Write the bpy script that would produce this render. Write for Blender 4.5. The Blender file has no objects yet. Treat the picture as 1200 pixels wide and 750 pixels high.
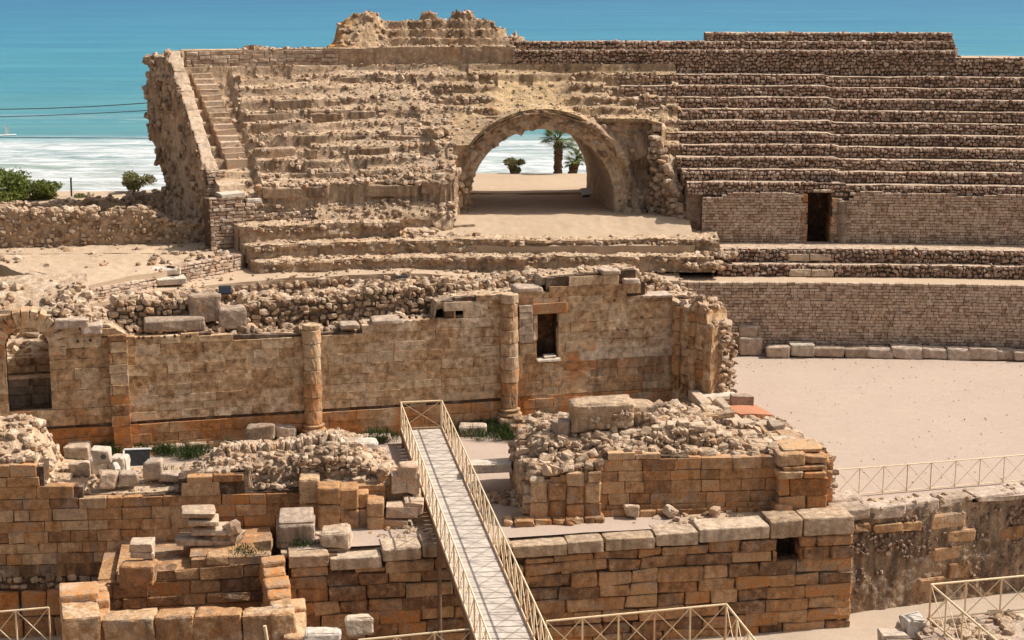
import bpy, math, random
import numpy as np
from mathutils import Vector, Matrix

R = math.radians
rng = np.random.default_rng(11)
random.seed(11)
SC = bpy.context.scene
COL = SC.collection

# ------------------------------------------------------------------ camera
CAMZ, PITCH, FPX = 18.0, R(12.0), 2000.0
cp, sp = math.cos(PITCH), math.sin(PITCH)
def ray(px, py):
    a, b = (px-600)/FPX, (375-py)/FPX
    return np.array([a, cp+b*sp, -sp+b*cp])
def P(px, py, z):                      # pixel -> point on a level z
    d = ray(px, py); t = (z-CAMZ)/d[2]
    return np.array([d[0]*t, d[1]*t, z])
def PY(px, py, Y):                     # pixel -> point at distance Y
    d = ray(px, py); t = Y/d[1]
    return np.array([d[0]*t, Y, CAMZ+d[2]*t])
def proj(x, y, z):
    h = CAMZ-z; dep = y*cp+h*sp; up = y*sp-h*cp
    return 600+x/dep*FPX, 375-up/dep*FPX

# ------------------------------------------------------------------ noise
def _h(ix, iy, iz, seed):
    n = (ix*374761393 + iy*668265263 + iz*2147483647 + seed*974711) & 0xffffffff
    n = ((n ^ (n >> 13))*1274126177) & 0xffffffff
    n = ((n ^ (n >> 16))*2246822519) & 0xffffffff
    return ((n ^ (n >> 15)) & 0xffffff)/float(0xffffff)
def vn(p, seed=0):
    p = np.asarray(p, float); f = np.floor(p); i = f.astype(np.int64); w = p-f
    w = w*w*(3-2*w); r = 0
    for a in (0, 1):
        for b in (0, 1):
            for c in (0, 1):
                k = (w[..., 0] if a else 1-w[..., 0])*(w[..., 1] if b else 1-w[..., 1])*(w[..., 2] if c else 1-w[..., 2])
                r = r + k*_h(i[..., 0]+a, i[..., 1]+b, i[..., 2]+c, seed)
    return r*2-1
def fbm(p, oc=4, seed=0):
    p = np.asarray(p, float); r = 0; amp = 1.0; s = 0
    for k in range(oc):
        r = r+amp*vn(p*(2.03**k)+k*7.31, seed+k*17); s += amp; amp *= .5
    return r/s
def n1(x, seed=0, oc=3):
    x = np.asarray(x, float)
    return fbm(np.stack([x, x*0+.37, x*0+.71], -1), oc, seed)
def n2(x, y, seed=0, oc=3):
    x = np.asarray(x, float); y = np.asarray(y, float); x, y = np.broadcast_arrays(x, y)
    return fbm(np.stack([x, y, x*0+.53], -1), oc, seed)

# ------------------------------------------------------------------ mesh collector
def tpl_box():
    idx = [(i, j, k) for i in range(4) for j in range(4) for k in range(4) if i in (0, 3) or j in (0, 3) or k in (0, 3)]
    m = {t: n for n, t in enumerate(idx)}; q = []
    for ax in range(3):
        for side in (0, 3):
            for a in range(3):
                for b in range(3):
                    def v(aa, bb):
                        t = [0, 0, 0]; t[ax] = side; t[(ax+1) % 3] = aa; t[(ax+2) % 3] = bb
                        return m[tuple(t)]
                    f = [v(a, b), v(a+1, b), v(a+1, b+1), v(a, b+1)]
                    q.append(f if side == 3 else f[::-1])
    return np.array(idx), np.array(q)
TB_I, TB_Q = tpl_box()
def tpl_rock(n):
    g = np.linspace(-1, 1, n); idx = {}; V = []; q = []
    for ax in range(3):
        for s in (-1, 1):
            for a in range(n-1):
                for b in range(n-1):
                    f = []
                    for (aa, bb) in ((a, b), (a+1, b), (a+1, b+1), (a, b+1)):
                        t = [0, 0, 0]; t[ax] = s; t[(ax+1) % 3] = g[aa]; t[(ax+2) % 3] = g[bb]
                        k = tuple(np.round(t, 4))
                        if k not in idx: idx[k] = len(V); V.append(k)
                        f.append(idx[k])
                    q.append(f if s == 1 else f[::-1])
    V = np.array(V, float); ln = np.linalg.norm(V, axis=1, keepdims=True)
    V = V/ln*.52+V*.44
    return V, np.array(q)
TR3 = tpl_rock(3); TR4 = tpl_rock(4)
def tpl_cube(n):
    g = np.linspace(-1, 1, n); g = np.sign(g)*np.abs(g)**.75; idx = {}; V = []; q = []
    for ax in range(3):
        for s in (-1, 1):
            for a in range(n-1):
                for b in range(n-1):
                    f = []
                    for (aa, bb) in ((a, b), (a+1, b), (a+1, b+1), (a, b+1)):
                        t = [0, 0, 0]; t[ax] = s; t[(ax+1) % 3] = g[aa]; t[(ax+2) % 3] = g[bb]
                        k = tuple(np.round(t, 5))
                        if k not in idx: idx[k] = len(V); V.append(k)
                        f.append(idx[k])
                    q.append(f if s == 1 else f[::-1])
    return np.array(V, float), np.array(q)
TC = tpl_cube(10)

class MB:
    def __init__(s): s.V = []; s.Q = []; s.T = []; s.C = []; s.n = 0; s.QM = []; s.QS = []
    def add(s, V, Q, C=None, m=0, smooth=False):
        V = np.asarray(V, float).reshape(-1, 3); Q = np.asarray(Q, int)
        if C is None: C = np.tile([.5, 0, 0, 0], (len(V), 1))
        C = np.asarray(C, float)
        if C.ndim == 1: C = np.tile(C, (len(V), 1))
        s.V.append(V); s.C.append(C); Q = Q+s.n; s.n += len(V)
        if Q.shape[1] == 3: Q = np.concatenate([Q, -np.ones((len(Q), 1), int)], 1)
        s.Q.append(Q); s.QM.append(np.full(len(Q), m)); s.QS.append(np.full(len(Q), smooth))
        return s
    def build(s, name, mats, parent=None):
        if not s.V: return None
        V = np.concatenate(s.V); Q = np.concatenate(s.Q); C = np.concatenate(s.C)
        if parent is not None:
            o = parent; off = np.zeros(3)
            while o is not None: off += np.array(o.location); o = o.parent
            V = V-off
        me = bpy.data.meshes.new(name)
        me.vertices.add(len(V)); me.vertices.foreach_set('co', V.astype(np.float32).ravel())
        tri = Q[:, 3] < 0; cnt = np.where(tri, 3, 4)
        loops = Q.ravel(); loops = loops[loops >= 0]
        st = np.concatenate([[0], np.cumsum(cnt)[:-1]])
        me.loops.add(len(loops)); me.loops.foreach_set('vertex_index', loops.astype(np.int32))
        me.polygons.add(len(Q)); me.polygons.foreach_set('loop_start', st.astype(np.int32))
        me.polygons.foreach_set('loop_total', cnt.astype(np.int32))
        me.polygons.foreach_set('material_index', np.concatenate(s.QM).astype(np.int32))
        me.polygons.foreach_set('use_smooth', np.concatenate(s.QS).astype(bool))
        me.update(calc_edges=True)
        at = me.attributes.new('tint', 'FLOAT_COLOR', 'POINT'); at.data.foreach_set('color', C.astype(np.float32).ravel())
        for m in (mats if isinstance(mats, (list, tuple)) else [mats]): me.materials.append(m)
        o = bpy.data.objects.new(name, me); COL.objects.link(o)
        if parent is not None: o.parent = parent
        return o

def tag(o, label=None, cat=None, group=None, kind=None):
    if label: o['label'] = label
    if cat: o['category'] = cat
    if group: o['group'] = group
    if kind: o['kind'] = kind
    elif cat: o['kind'] = 'thing'
    return o
def thing(name, label, cat, loc=(0, 0, 0), group=None):
    o = bpy.data.objects.new(name, None); COL.objects.link(o); o.location = [float(c) for c in loc]
    o.empty_display_size = .3
    return tag(o, label, cat, group)

def rotm(rx, ry, rz):
    cx, sx, cy, sy, cz, sz = np.cos(rx), np.sin(rx), np.cos(ry), np.sin(ry), np.cos(rz), np.sin(rz)
    o = np.zeros_like(cx); l = o+1
    X = np.stack([np.stack([l, o, o], -1), np.stack([o, cx, -sx], -1), np.stack([o, sx, cx], -1)], -2)
    Y = np.stack([np.stack([cy, o, sy], -1), np.stack([o, l, o], -1), np.stack([-sy, o, cy], -1)], -2)
    Z = np.stack([np.stack([cz, -sz, o], -1), np.stack([sz, cz, o], -1), np.stack([o, o, l], -1)], -2)
    return Z @ Y @ X
def corner_jit(L, N, amt):
    cj = rng.uniform(-1, 1, (N, 8, 3))*amt[:, None, :]
    w = (L+1)/2; r = np.zeros_like(L)
    for c in range(8):
        a, b, d = c & 1, (c >> 1) & 1, (c >> 2) & 1
        k = (w[..., 0] if a else 1-w[..., 0])*(w[..., 1] if b else 1-w[..., 1])*(w[..., 2] if d else 1-w[..., 2])
        r += k[..., None]*cj[:, c][:, None, :]
    return r
def blocks(mb, cen, axes, half, tint, rnd=.03, cj=.02, vj=.006, m=0, cap_dirt=None):
    """rounded, slightly crooked stone blocks; axes rows = local x,y,z"""
    cen = np.asarray(cen, float); N = len(cen)
    if N == 0: return
    half = np.asarray(half, float); axes = np.asarray(axes, float)
    r = np.minimum(np.broadcast_to(rnd, (N,))[:, None]*rng.uniform(.6, 1.5, (N, 1)), half.min(1, keepdims=True)*.8)[:, None, :]
    I = TB_I[None]; h = half[:, None, :]
    s = np.where(I >= 2, 1., -1.); edge = (I == 0) | (I == 3)
    inner = s*(h-r)
    d = np.where(edge, s, 0.); d = d/np.linalg.norm(d, axis=-1, keepdims=True)
    L = inner+d*r
    L = L+corner_jit(np.clip(L/h, -1, 1), N, np.minimum(cj, half*.25))
    L = L+rng.normal(0, 1, L.shape)*vj
    W = np.einsum('nvi,nij->nvj', L, axes)+cen[:, None, :]
    nv = len(TB_I)
    Q = (TB_Q[None]+np.arange(N)[:, None, None]*nv).reshape(-1, 4)
    C = np.repeat(np.asarray(tint, float), nv, 0)
    mb.add(W.reshape(-1, 3), Q, C, m)
def rocks(mb, cen, half, tint, rot=None, tpl=TR3, cj=.3, vj=.07, m=0, smooth=False, yaw=None):
    cen = np.asarray(cen, float); N = len(cen)
    if N == 0: return
    half = np.asarray(half, float)
    V, Q0 = tpl; L = np.broadcast_to(V, (N,)+V.shape).copy()
    L = L+corner_jit(L, N, np.full((N, 3), cj))+rng.normal(0, 1, L.shape)*vj
    L = L*half[:, None, :]
    if rot is None: rot = rotm(rng.uniform(-.5, .5, N), rng.uniform(-.5, .5, N), rng.uniform(0, 6.28, N))
    W = np.einsum('nij,nvj->nvi', rot, L)+cen[:, None, :]
    Q = (Q0[None]+np.arange(N)[:, None, None]*len(V)).reshape(-1, 4)
    mb.add(W.reshape(-1, 3), Q, np.repeat(np.asarray(tint, float), len(V), 0), m, smooth)

def chunk(mb, c, h, A=None, yaw=0., T=(.5, 0, 0, 0), amp=.05, cj=.05, m=0, pitch=0., roll=0., rnd=.07):
    """one weathered block: worn corners, chipped edges, pitted faces"""
    V, Q = TC; h = np.array(h, float); V = V[None]
    L = V*h; r = min(rnd*random.uniform(.8, 1.4), h.min()*.6)
    inn = np.clip(L, -(h-r), h-r); d = L-inn; n = np.linalg.norm(d, axis=-1, keepdims=True); L = np.where(n > 1e-6, inn+d/np.maximum(n, 1e-6)*r, L)
    L = L+corner_jit(V, 1, np.minimum(cj, h*.3)[None])
    sd = rng.uniform(0, 99); nn = L/(np.linalg.norm(L, axis=-1, keepdims=True)+1e-6)
    e = np.sort(np.abs(V), axis=-1)[..., 1:2]**6           # strongest along the edges
    f = fbm(L*2.2+sd, 4, 7)[..., None]; g = fbm(L*6+sd, 3, 8)[..., None]
    L = L+nn*(amp*(.55*f+.45*g)*(.6+.9*e)-amp*1.3*e*np.clip(f+.1, 0, 1))
    if A is None: A = np.transpose(rotm(np.array([pitch]), np.array([roll]), np.array([yaw])), (0, 2, 1))[0]
    W = L[0] @ A+np.array(c, float)
    mb.add(W, Q, T, m)

# ------------------------------------------------------------------ frames
class Line:
    def __init__(s, p0, p1):
        s.p0 = np.array(p0[:2], float); d = np.array(p1[:2], float)-s.p0; s.L = np.linalg.norm(d); s.t = d/s.L; s.n = np.array([-s.t[1], s.t[0]])
    def at(s, u, d):
        u = np.asarray(u, float)[..., None]; d = np.asarray(d, float)[..., None]
        return s.p0+s.t*u+s.n*d
    def tan(s, u): return np.broadcast_to(s.t, np.shape(u)+(2,))
    def hit(s, px, py):                 # pixel -> (u, z) on the vertical plane of the line
        r = ray(px, py); A = np.array([[r[0], -s.t[0]], [r[1], -s.t[1]]])
        k, u = np.linalg.solve(A, s.p0); return u, CAMZ+r[2]*k
    def prof(s, pts): return sorted([s.hit(*p) for p in pts])
    def back(s, d): return Line(s.at(0., d), s.at(s.L, d))
class Curve:
    def __init__(s, pts, off=0.):
        p = np.array(pts, float); P_ = []
        q = np.vstack([2*p[0]-p[1], p, 2*p[-1]-p[-2]])
        for i in range(1, len(q)-2):
            for t in np.linspace(0, 1, 40, endpoint=False):
                a, b, c, d = q[i-1:i+3]
                P_.append(.5*((2*b)+(-a+c)*t+(2*a-5*b+4*c-d)*t*t+(-a+3*b-3*c+d)*t**3))
        s.P = np.array(P_); g = np.gradient(s.P, axis=0); g /= np.linalg.norm(g, axis=1, keepdims=True)
        s.N = np.stack([-g[:, 1], g[:, 0]], 1)
        s.S = np.concatenate([[0], np.cumsum(np.linalg.norm(np.diff(s.P, axis=0), axis=1))]); s.L = s.S[-1]
    def _i(s, A, u): return np.stack([np.interp(u, s.S, A[:, 0]), np.interp(u, s.S, A[:, 1])], -1)
    def at(s, u, d):
        n = s._i(s.N, u); n = n/np.linalg.norm(n, axis=-1, keepdims=True)
        return s._i(s.P, u)+n*np.asarray(d, float)[..., None]
    def tan(s, u):
        n = s._i(s.N, u); n = n/np.linalg.norm(n, axis=-1, keepdims=True)
        return np.stack([n[..., 1], -n[..., 0]], -1)
    def u_at(s, px, d, z):
        us = np.linspace(0, s.L, 3000); p = s.at(us, np.full(3000, float(d))); x, _ = proj(p[:, 0], p[:, 1], z)
        return us[np.argmin(abs(x-px))]
def interp(prof):
    a = np.array(prof, float); return lambda u: np.interp(u, a[:, 0], a[:, 1])
def axes_of(F, u, tilt=None):
    t = F.tan(u); N = len(u); A = np.zeros((N, 3, 3))
    A[:, 0, :2] = t; A[:, 1, 0] = -t[:, 1]; A[:, 1, 1] = t[:, 0]; A[:, 2, 2] = 1
    if tilt is not None:
        k = rng.normal(0, tilt, N); c, s_ = np.cos(k)[:, None], np.sin(k)[:, None]
        a0 = A[:, 0].copy(); A[:, 0] = a0*c+A[:, 2]*s_; A[:, 2] = A[:, 2]*c-a0*s_
    return A

def stretch(F, u, d):
    a, b = F.at(u-.05, d), F.at(u+.05, d); return np.clip(np.linalg.norm(b-a, axis=-1)/.1, .6, 1.8)
def masonry(mb, F, u0, u1, zb, top,  hr=(.28, .36), lr=(.5, .9), dep=.35, gap=.012, rnd=.03, cj=.015, vj=.006,
            prot=.015, holes=(), tint=None, d0=0., tilt=.006, m=0, zmax=None, skip=0., rv=(0, 1)):
    us = np.linspace(u0, u1, 200); mx = float(np.max(top(us))) if zmax is None else zmax
    cu, cd, cz, hu, hd, hz = [], [], [], [], [], []
    z = zb; row = 0
    while z < mx-.03:
        h = random.uniform(*hr); u = u0-random.uniform(0, lr[0]); row += 1
        while u < u1:
            l = random.uniform(*lr); a, b = max(u, u0), min(u+l, u1); u += l
            if u1-u < lr[0]*.6 and u < u1: b = u1; u = u1
            if b-a < .07: continue
            segs = [(a, b)]
            for (ha, hb, hz0, hz1) in holes:
                if hz0 < z+h*.5 < hz1:
                    ns = []
                    for (x, y) in segs:
                        if hb <= x or ha >= y: ns.append((x, y)); continue
                        if ha-x > .06: ns.append((x, ha))
                        if y-hb > .06: ns.append((hb, y))
                    segs = ns
            for (x, y) in segs:
                t = float(min(top(x+.05), top(y-.05))) if y-x > .3 else float(top((x+y)/2))
                z1 = z+h
                if z1 > t+.04:
                    if t-z < h*.45: continue
                    z1 = t
                if skip and random.random() < skip: continue
                cu.append((x+y)/2); hu.append((y-x)/2-gap/2); cz.append((z+z1)/2); hz.append((z1-z)/2-gap/2)
                dd = dep*random.uniform(.85, 1.15); hd.append(dd/2); cd.append(d0+dd/2-random.gauss(0, prot))
        z += h
    if not cu: return
    cu, cd, cz = map(np.array, (cu, cd, cz))
    hu = np.array(hu)*stretch(F, cu, cd)+gap*.0
    xy = F.at(cu, cd); cen = np.column_stack([xy, cz])
    N = len(cu); T = np.zeros((N, 4)); T[:, 0] = rng.uniform(rv[0], rv[1], N)
    if tint is not None: T[:, 1:] = tint(cu, cz)
    blocks(mb, cen, axes_of(F, cu, tilt), np.column_stack([hu, hd, hz]), T, rnd, cj, vj, m)

BOXQ = np.array([[0, 1, 2, 3], [7, 6, 5, 4], [0, 4, 5, 1], [1, 5, 6, 2], [2, 6, 7, 3], [3, 7, 4, 0]])[:, ::-1]
def core(mb, F, u0, u1, zb, top, d0, d1, holes=(), hd=None, step=.35, drop=.06, tint=(.35, .2, .3, 0), m=0):
    """solid wall body; openings cut through (or to depth hd)"""
    cuts = set(np.linspace(u0, u1, max(2, int((u1-u0)/step)+1)).tolist())
    for h in holes:
        for k in h[:2]:
            if u0 < k < u1: cuts.add(float(k))
    cuts = sorted(cuts)
    layers = [(d0, d1, list(holes))] if hd is None or not holes else [(d0, d0+hd, list(holes)), (d0+hd, d1, [])]
    for (da, db, hs) in layers:
        for a, b in zip(cuts[:-1], cuts[1:]):
            if b-a < 1e-4: continue
            t = float(min(top(a), top(b)))-drop; iv = [(zb, t)]; mid = (a+b)/2
            for (ha, hb, z0, z1) in hs:
                if ha < mid < hb:
                    ns = []
                    for (x, y) in iv:
                        if z0 >= y or z1 <= x: ns.append((x, y)); continue
                        if z0 > x: ns.append((x, z0))
                        if z1 < y: ns.append((z1, y))
                    iv = ns
            for (x, y) in iv:
                if y-x < .01: continue
                q = F.at(np.array([a, b, b, a]), np.array([da, da, db, db]))
                V = np.vstack([np.column_stack([q, np.full(4, x)]), np.column_stack([q, np.full(4, y)])])
                mb.add(V, BOXQ, tint, m)
def grid_faces(n, k, flip=False):
    i = np.arange(n-1)[:, None]*k+np.arange(k-1)[None]
    q = np.stack([i, i+k, i+k+1, i+1], -1).reshape(-1, 4)
    return q[:, ::-1] if flip else q
def hf(mb, F, us, ds, zf, skirt=None, tint=None, m=0, smooth=False, jit=0., sm=None, skn=.14):
    """height field over (u, d); z = zf(U, D); optional skirt down to z"""
    us = np.asarray(us, float); ds = np.asarray(ds, float)
    U, D = np.meshgrid(us, ds, indexing='ij'); Z = zf(U, D)
    Z = np.broadcast_to(Z, U.shape).astype(float)
    xy = F.at(U, D)
    V = np.concatenate([xy, Z[..., None]], -1)
    if jit: V = V+rng.normal(0, jit, V.shape)
    if tint is None:
        T = np.zeros(U.shape+(4,)); T[..., 0] = .5+.5*n2(U*2, D*2, 5)
    else: T = tint(U, D, Z)
    n, k = U.shape
    q = grid_faces(n, k)
    mb.add(V.reshape(-1, 3), q, T.reshape(-1, 4), m, smooth)
    if skirt is not None:
        for e in (V[:, 0], V[::-1, -1], V[0, ::-1], V[-1]):
            zz = np.asarray(skirt(e), float) if callable(skirt) else np.asarray(skirt, float)
            kk = max(2, int(np.max(e[:, 2]-zz)/.2)+2)
            rows = []
            for j in range(kk):
                f = j/(kk-1); w = e.copy(); w[:, 2] = e[:, 2]*(1-f)+zz*f
                if 0 < j < kk-1: w = w+(fbm(w*1.7, 4, 3)*skn)[:, None]*np.array([1, 1, .3])+rng.normal(0, .012, w.shape)
                rows.append(w)
            G = np.stack(rows, 1); TT = np.zeros((len(e)*kk, 4)); TT[:, 0] = rng.uniform(.2, .8, len(TT))
            mb.add(G.reshape(-1, 3), grid_faces(len(e), kk), TT, m if sm is None else sm, smooth)
def scatter(mb, F, n, ur, dr, zf, sr=(.08, .22), flat=.7, sink=.3, tint=None, m=0, tpl=TR3, mask=None):
    u = rng.uniform(*ur, n); d = rng.uniform(*dr, n)
    if mask is not None:
        k = rng.uniform(0, 1, n) < mask(u, d); u, d = u[k], d[k]
    n = len(u); s = sr[0]+(sr[1]-sr[0])*rng.uniform(0, 1, n)**1.8
    half = np.column_stack([s*rng.uniform(.8, 1.3, n), s*rng.uniform(.7, 1.1, n), s*flat*rng.uniform(.7, 1.2, n)])
    z = zf(u, d)+half[:, 2]*(1-2*sink); xy = F.at(u, d)
    T = np.zeros((n, 4)); T[:, 0] = rng.uniform(0, 1, n)
    if tint is not None: T[:, 1:] = tint
    rocks(mb, np.column_stack([xy, z]), half, T, tpl=tpl, m=m)
def rubble_face(mb, F, u0, u1, zb, top, sz=.2, d0=0., tint=None, m=0, dens=1., holes=(), tpl=TR3, prot=.04, rag=1.):
    """coursed rubble: roundish stones set in the front of a wall"""
    cu, cz, ss = [], [], []
    z = zb; mx = float(np.max(top(np.linspace(u0, u1, 200))))
    while z < mx:
        h = sz*random.uniform(.75, 1.15); u = u0
        while u < u1:
            l = sz*random.uniform(.7-.3*rag, 1.7+.2*rag); um = u+l/2; hs = h*random.uniform(1-.35*rag, 1+.2*rag)
            ok = z+h*.6 < float(top(um)) and random.random() < dens
            for (a, b, c, d) in holes:
                if a-.05 < um < b+.05 and c < z+h/2 < d: ok = False
            if ok: cu.append(um+random.gauss(0, .01)); cz.append(z+h/2+random.gauss(0, .015+sz*.16*rag)); ss.append((l/2*.97, h*.8, hs/2))
            u += l
        z += h
    if not cu: return
    cu = np.array(cu); cz = np.array(cz); ss = np.array(ss); N = len(cu); ss[:, 0] *= stretch(F, cu, np.full(N, float(d0)))
    xy = F.at(cu, d0+ss[:, 1]*.45+rng.normal(0, prot, N)); T = np.zeros((N, 4)); T[:, 0] = rng.uniform(0, 1, N)
    if tint is not None: T[:, 1:] = tint(cu, cz)
    ax = axes_of(F, cu, .08+.2*rag)
    rocks(mb, np.column_stack([xy, cz]), ss, T, rot=np.transpose(ax, (0, 2, 1)), tpl=tpl, cj=.26, vj=.06, m=m)
def tube(mb, a, b, r, n=8, C=None, m=0, square=False):
    a = np.array(a, float); b = np.array(b, float); d = b-a; L = np.linalg.norm(d)
    if L < 1e-6: return
    d /= L; up = np.array([0, 0, 1.]) if abs(d[2]) < .9 else np.array([0, 1., 0])
    x = np.cross(d, up); x /= np.linalg.norm(x); y = np.cross(x, d)
    if square: ang = np.arange(4)*math.pi/2+math.pi/4; r = r*1.414
    else: ang = np.arange(n)*2*math.pi/n
    k = len(ang); ring = np.cos(ang)[:, None]*x+np.sin(ang)[:, None]*y
    V = np.vstack([a+ring*r, b+ring*r, a, b]); i = np.arange(k); j = (i+1) % k
    mb.add(V, np.stack([i, j, j+k, i+k], 1)[:, ::-1], C, m, not square)
    mb.add(V, np.stack([i, j, np.full(k, 2*k)], 1), C, m); mb.add(V, np.stack([j+k, i+k, np.full(k, 2*k+1)], 1), C, m)
def polytube(mb, pts, rad, n=8, C=None, m=0):
    pts = np.array(pts, float); N = len(pts); rad = np.broadcast_to(rad, (N,)); g = np.gradient(pts, axis=0)
    g /= np.linalg.norm(g, axis=1, keepdims=True)+1e-9; rings = []
    ang = np.arange(n)*2*math.pi/n
    for i in range(N):
        up = np.array([0, 0, 1.]) if abs(g[i][2]) < .9 else np.array([0, 1., 0])
        x = np.cross(g[i], up); x /= np.linalg.norm(x); y = np.cross(x, g[i])
        rings.append(pts[i]+(np.cos(ang)[:, None]*x+np.sin(ang)[:, None]*y)*rad[i])
    V = np.array(rings); V = np.concatenate([V, V[:, :1]], 1)
    mb.add(V.reshape(-1, 3), grid_faces(N, n+1), C, m, True)
def box(mb, c, h, yaw=0., C=(.5, 0, 0, 0), rnd=.01, cj=0., vj=0., m=0, pitch=0., roll=0.):
    Rm = rotm(np.array([pitch]), np.array([roll]), np.array([yaw]))
    blocks(mb, [c], np.transpose(Rm, (0, 2, 1)), [h], [C], rnd, cj, vj, m)
def sheet(mb, poly, z, C=None, m=0):
    """convex polygon as a flat sheet"""
    V = [(p[0], p[1], z if len(p) < 3 else p[2]) for p in poly]; n = len(V)
    c = np.mean(np.array(V), 0)
    V = np.vstack([V, c]); i = np.arange(n)
    mb.add(V, np.stack([i, (i+1) % n, np.full(n, n)], 1), C, m)

# ------------------------------------------------------------------ materials
class NT:
    def __init__(s, name):
        s.m = bpy.data.materials.new(name); s.m.use_nodes = True; s.t = s.m.node_tree; s.b = s.t.nodes['Principled BSDF']
        s.b.inputs['Roughness'].default_value = .9; s.b.inputs['Specular IOR Level'].default_value = .2
    def n(s, k, **a):
        x = s.t.nodes.new(k)
        for q, v in a.items(): setattr(x, q, v)
        return x
    def l(s, a, b): s.t.links.new(a, b)
    def put(s, sock, v):
        if hasattr(v, 'is_output'): s.l(v, sock)
        else: sock.default_value = v
    def math(s, op, a, b=0., c=None, clamp=False):
        x = s.n('ShaderNodeMath', operation=op, use_clamp=clamp); s.put(x.inputs[0], a); s.put(x.inputs[1], b)
        if c is not None: s.put(x.inputs[2], c)
        return x.outputs[0]
    def mr(s, v, a, b, c=0., d=1., smooth=False):
        x = s.n('ShaderNodeMapRange', clamp=True)
        if smooth: x.interpolation_type = 'SMOOTHSTEP'
        s.put(x.inputs[0], v)
        for i, q in enumerate((a, b, c, d)): s.put(x.inputs[1+i], q)
        return x.outputs[0]
    def mix(s, f, a, b, bt='MIX'):
        x = s.n('ShaderNodeMix', data_type='RGBA', blend_type=bt); s.put(x.inputs[0], f)
        for i, q in ((6, a), (7, b)): s.put(x.inputs[i], q if hasattr(q, 'is_output') else tuple(q)+((1,) if len(q) == 3 else ()))
        return x.outputs[2]
    def noise(s, scale, det=4, rough=.55, vec=None, dist=0.):
        x = s.n('ShaderNodeTexNoise'); x.inputs['Scale'].default_value = scale; x.inputs['Detail'].default_value = det
        x.inputs['Roughness'].default_value = rough; x.inputs['Distortion'].default_value = dist
        s.l(vec if vec is not None else s.pos(), x.inputs['Vector']); return x.outputs[0]
    def pos(s):
        if not hasattr(s, '_p'): s._p = s.n('ShaderNodeNewGeometry').outputs['Position']
        return s._p
    def mapv(s, sc):
        x = s.n('ShaderNodeVectorMath', operation='MULTIPLY'); s.l(s.pos(), x.inputs[0]); x.inputs[1].default_value = sc; return x.outputs[0]
    def ramp(s, f, cols):
        x = s.n('ShaderNodeValToRGB'); e = x.color_ramp.elements; s.put(x.inputs[0], f)
        while len(e) < len(cols): e.new(.5)
        for i, c in enumerate(cols): e[i].position = i/(len(cols)-1); e[i].color = tuple(c)+(1,)
        return x.outputs[0]
    def bump(s, h, st=.5, dist=.03):
        x = s.n('ShaderNodeBump'); x.inputs['Strength'].default_value = st; x.inputs['Distance'].default_value = dist
        s.l(h, x.inputs['Height']); s.l(x.outputs[0], s.b.inputs['Normal'])
    def col(s, c): s.put(s.b.inputs['Base Color'], c if hasattr(c, 'is_output') else tuple(c)+(1,))

def stone_mat(name, cols, orange=(.44, .19, .062), dark=(.07, .05, .036), pale=(.62, .50, .36), bump=.7, lich=.35, mott=(.68, 1.18), dist=.035, grey=.45, org=(.30, .85), bw=1.7):
    t = NT(name); a = t.n('ShaderNodeAttribute', attribute_name='tint'); sep = t.n('ShaderNodeSeparateColor')
    t.l(a.outputs['Color'], sep.inputs[0]); r, g, b = sep.outputs[:3]; al = a.outputs['Alpha']
    big = t.noise(.55, 5, .6); mid = t.noise(4.5, 6, .62); fin = t.noise(26, 4, .6)
    vert = t.noise(1., 5, .6, t.mapv((3.2, 3.2, .55)))
    c = t.ramp(t.math('ADD', r, t.math('MULTIPLY', t.math('SUBTRACT', mid, .5), .9), clamp=True), cols)
    w1 = t.math('ADD', t.math('MULTIPLY', t.math('SUBTRACT', mid, .5), 1.0), t.math('MULTIPLY', t.math('SUBTRACT', big, .5), bw))
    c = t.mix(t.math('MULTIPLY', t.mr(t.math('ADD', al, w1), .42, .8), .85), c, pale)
    c = t.mix(t.math('MULTIPLY', t.mr(t.math('ADD', g, w1), org[0], org[1]), .9), c, orange)
    w2 = t.math('ADD', t.math('MULTIPLY', t.math('SUBTRACT', vert, .5), 1.9), t.math('MULTIPLY', t.math('SUBTRACT', mid, .5), .7))
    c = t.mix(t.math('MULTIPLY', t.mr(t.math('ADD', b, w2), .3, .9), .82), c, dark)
    gw = t.noise(1.25, 7, .68, None, .6); gs = t.noise(3.1, 6, .7, None, .5)
    c = t.mix(t.math('MULTIPLY', t.mr(gw, .53, .63), grey), c, (.33, .27, .205))
    c = t.mix(t.math('MULTIPLY', t.mr(gs, .60, .68), grey*.9), c, (.55, .44, .30))
    lc = t.mr(t.noise(9, 5, .7), .60, .70)
    c = t.mix(t.math('MULTIPLY', lc, lich), c, dark)
    c = t.mix(1., c, t.ramp(t.mr(mid, .3, .7, 0, 1), [(mott[0],)*3, (mott[1],)*3]), 'MULTIPLY')
    c = t.mix(.75, c, t.ramp(t.mr(fin, .3, .7, 0, 1), [(.58,)*3, (1.34,)*3]), 'MULTIPLY')
    hs = t.n('ShaderNodeHueSaturation'); hs.inputs['Saturation'].default_value = 1.06; hs.inputs['Hue'].default_value = .4935; t.l(c, hs.inputs['Color']); t.col(hs.outputs[0])
    vo = t.n('ShaderNodeTexVoronoi'); vo.inputs['Scale'].default_value = 11; t.l(t.pos(), vo.inputs['Vector'])
    pit = t.mr(vo.outputs[0], .0, .32, 0, 1)
    h = t.math('ADD', t.math('ADD', t.math('MULTIPLY', mid, 1.0), t.math('MULTIPLY', fin, .45)), t.math('MULTIPLY', pit, .35))
    t.bump(h, bump, dist)
    return t.m
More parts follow.
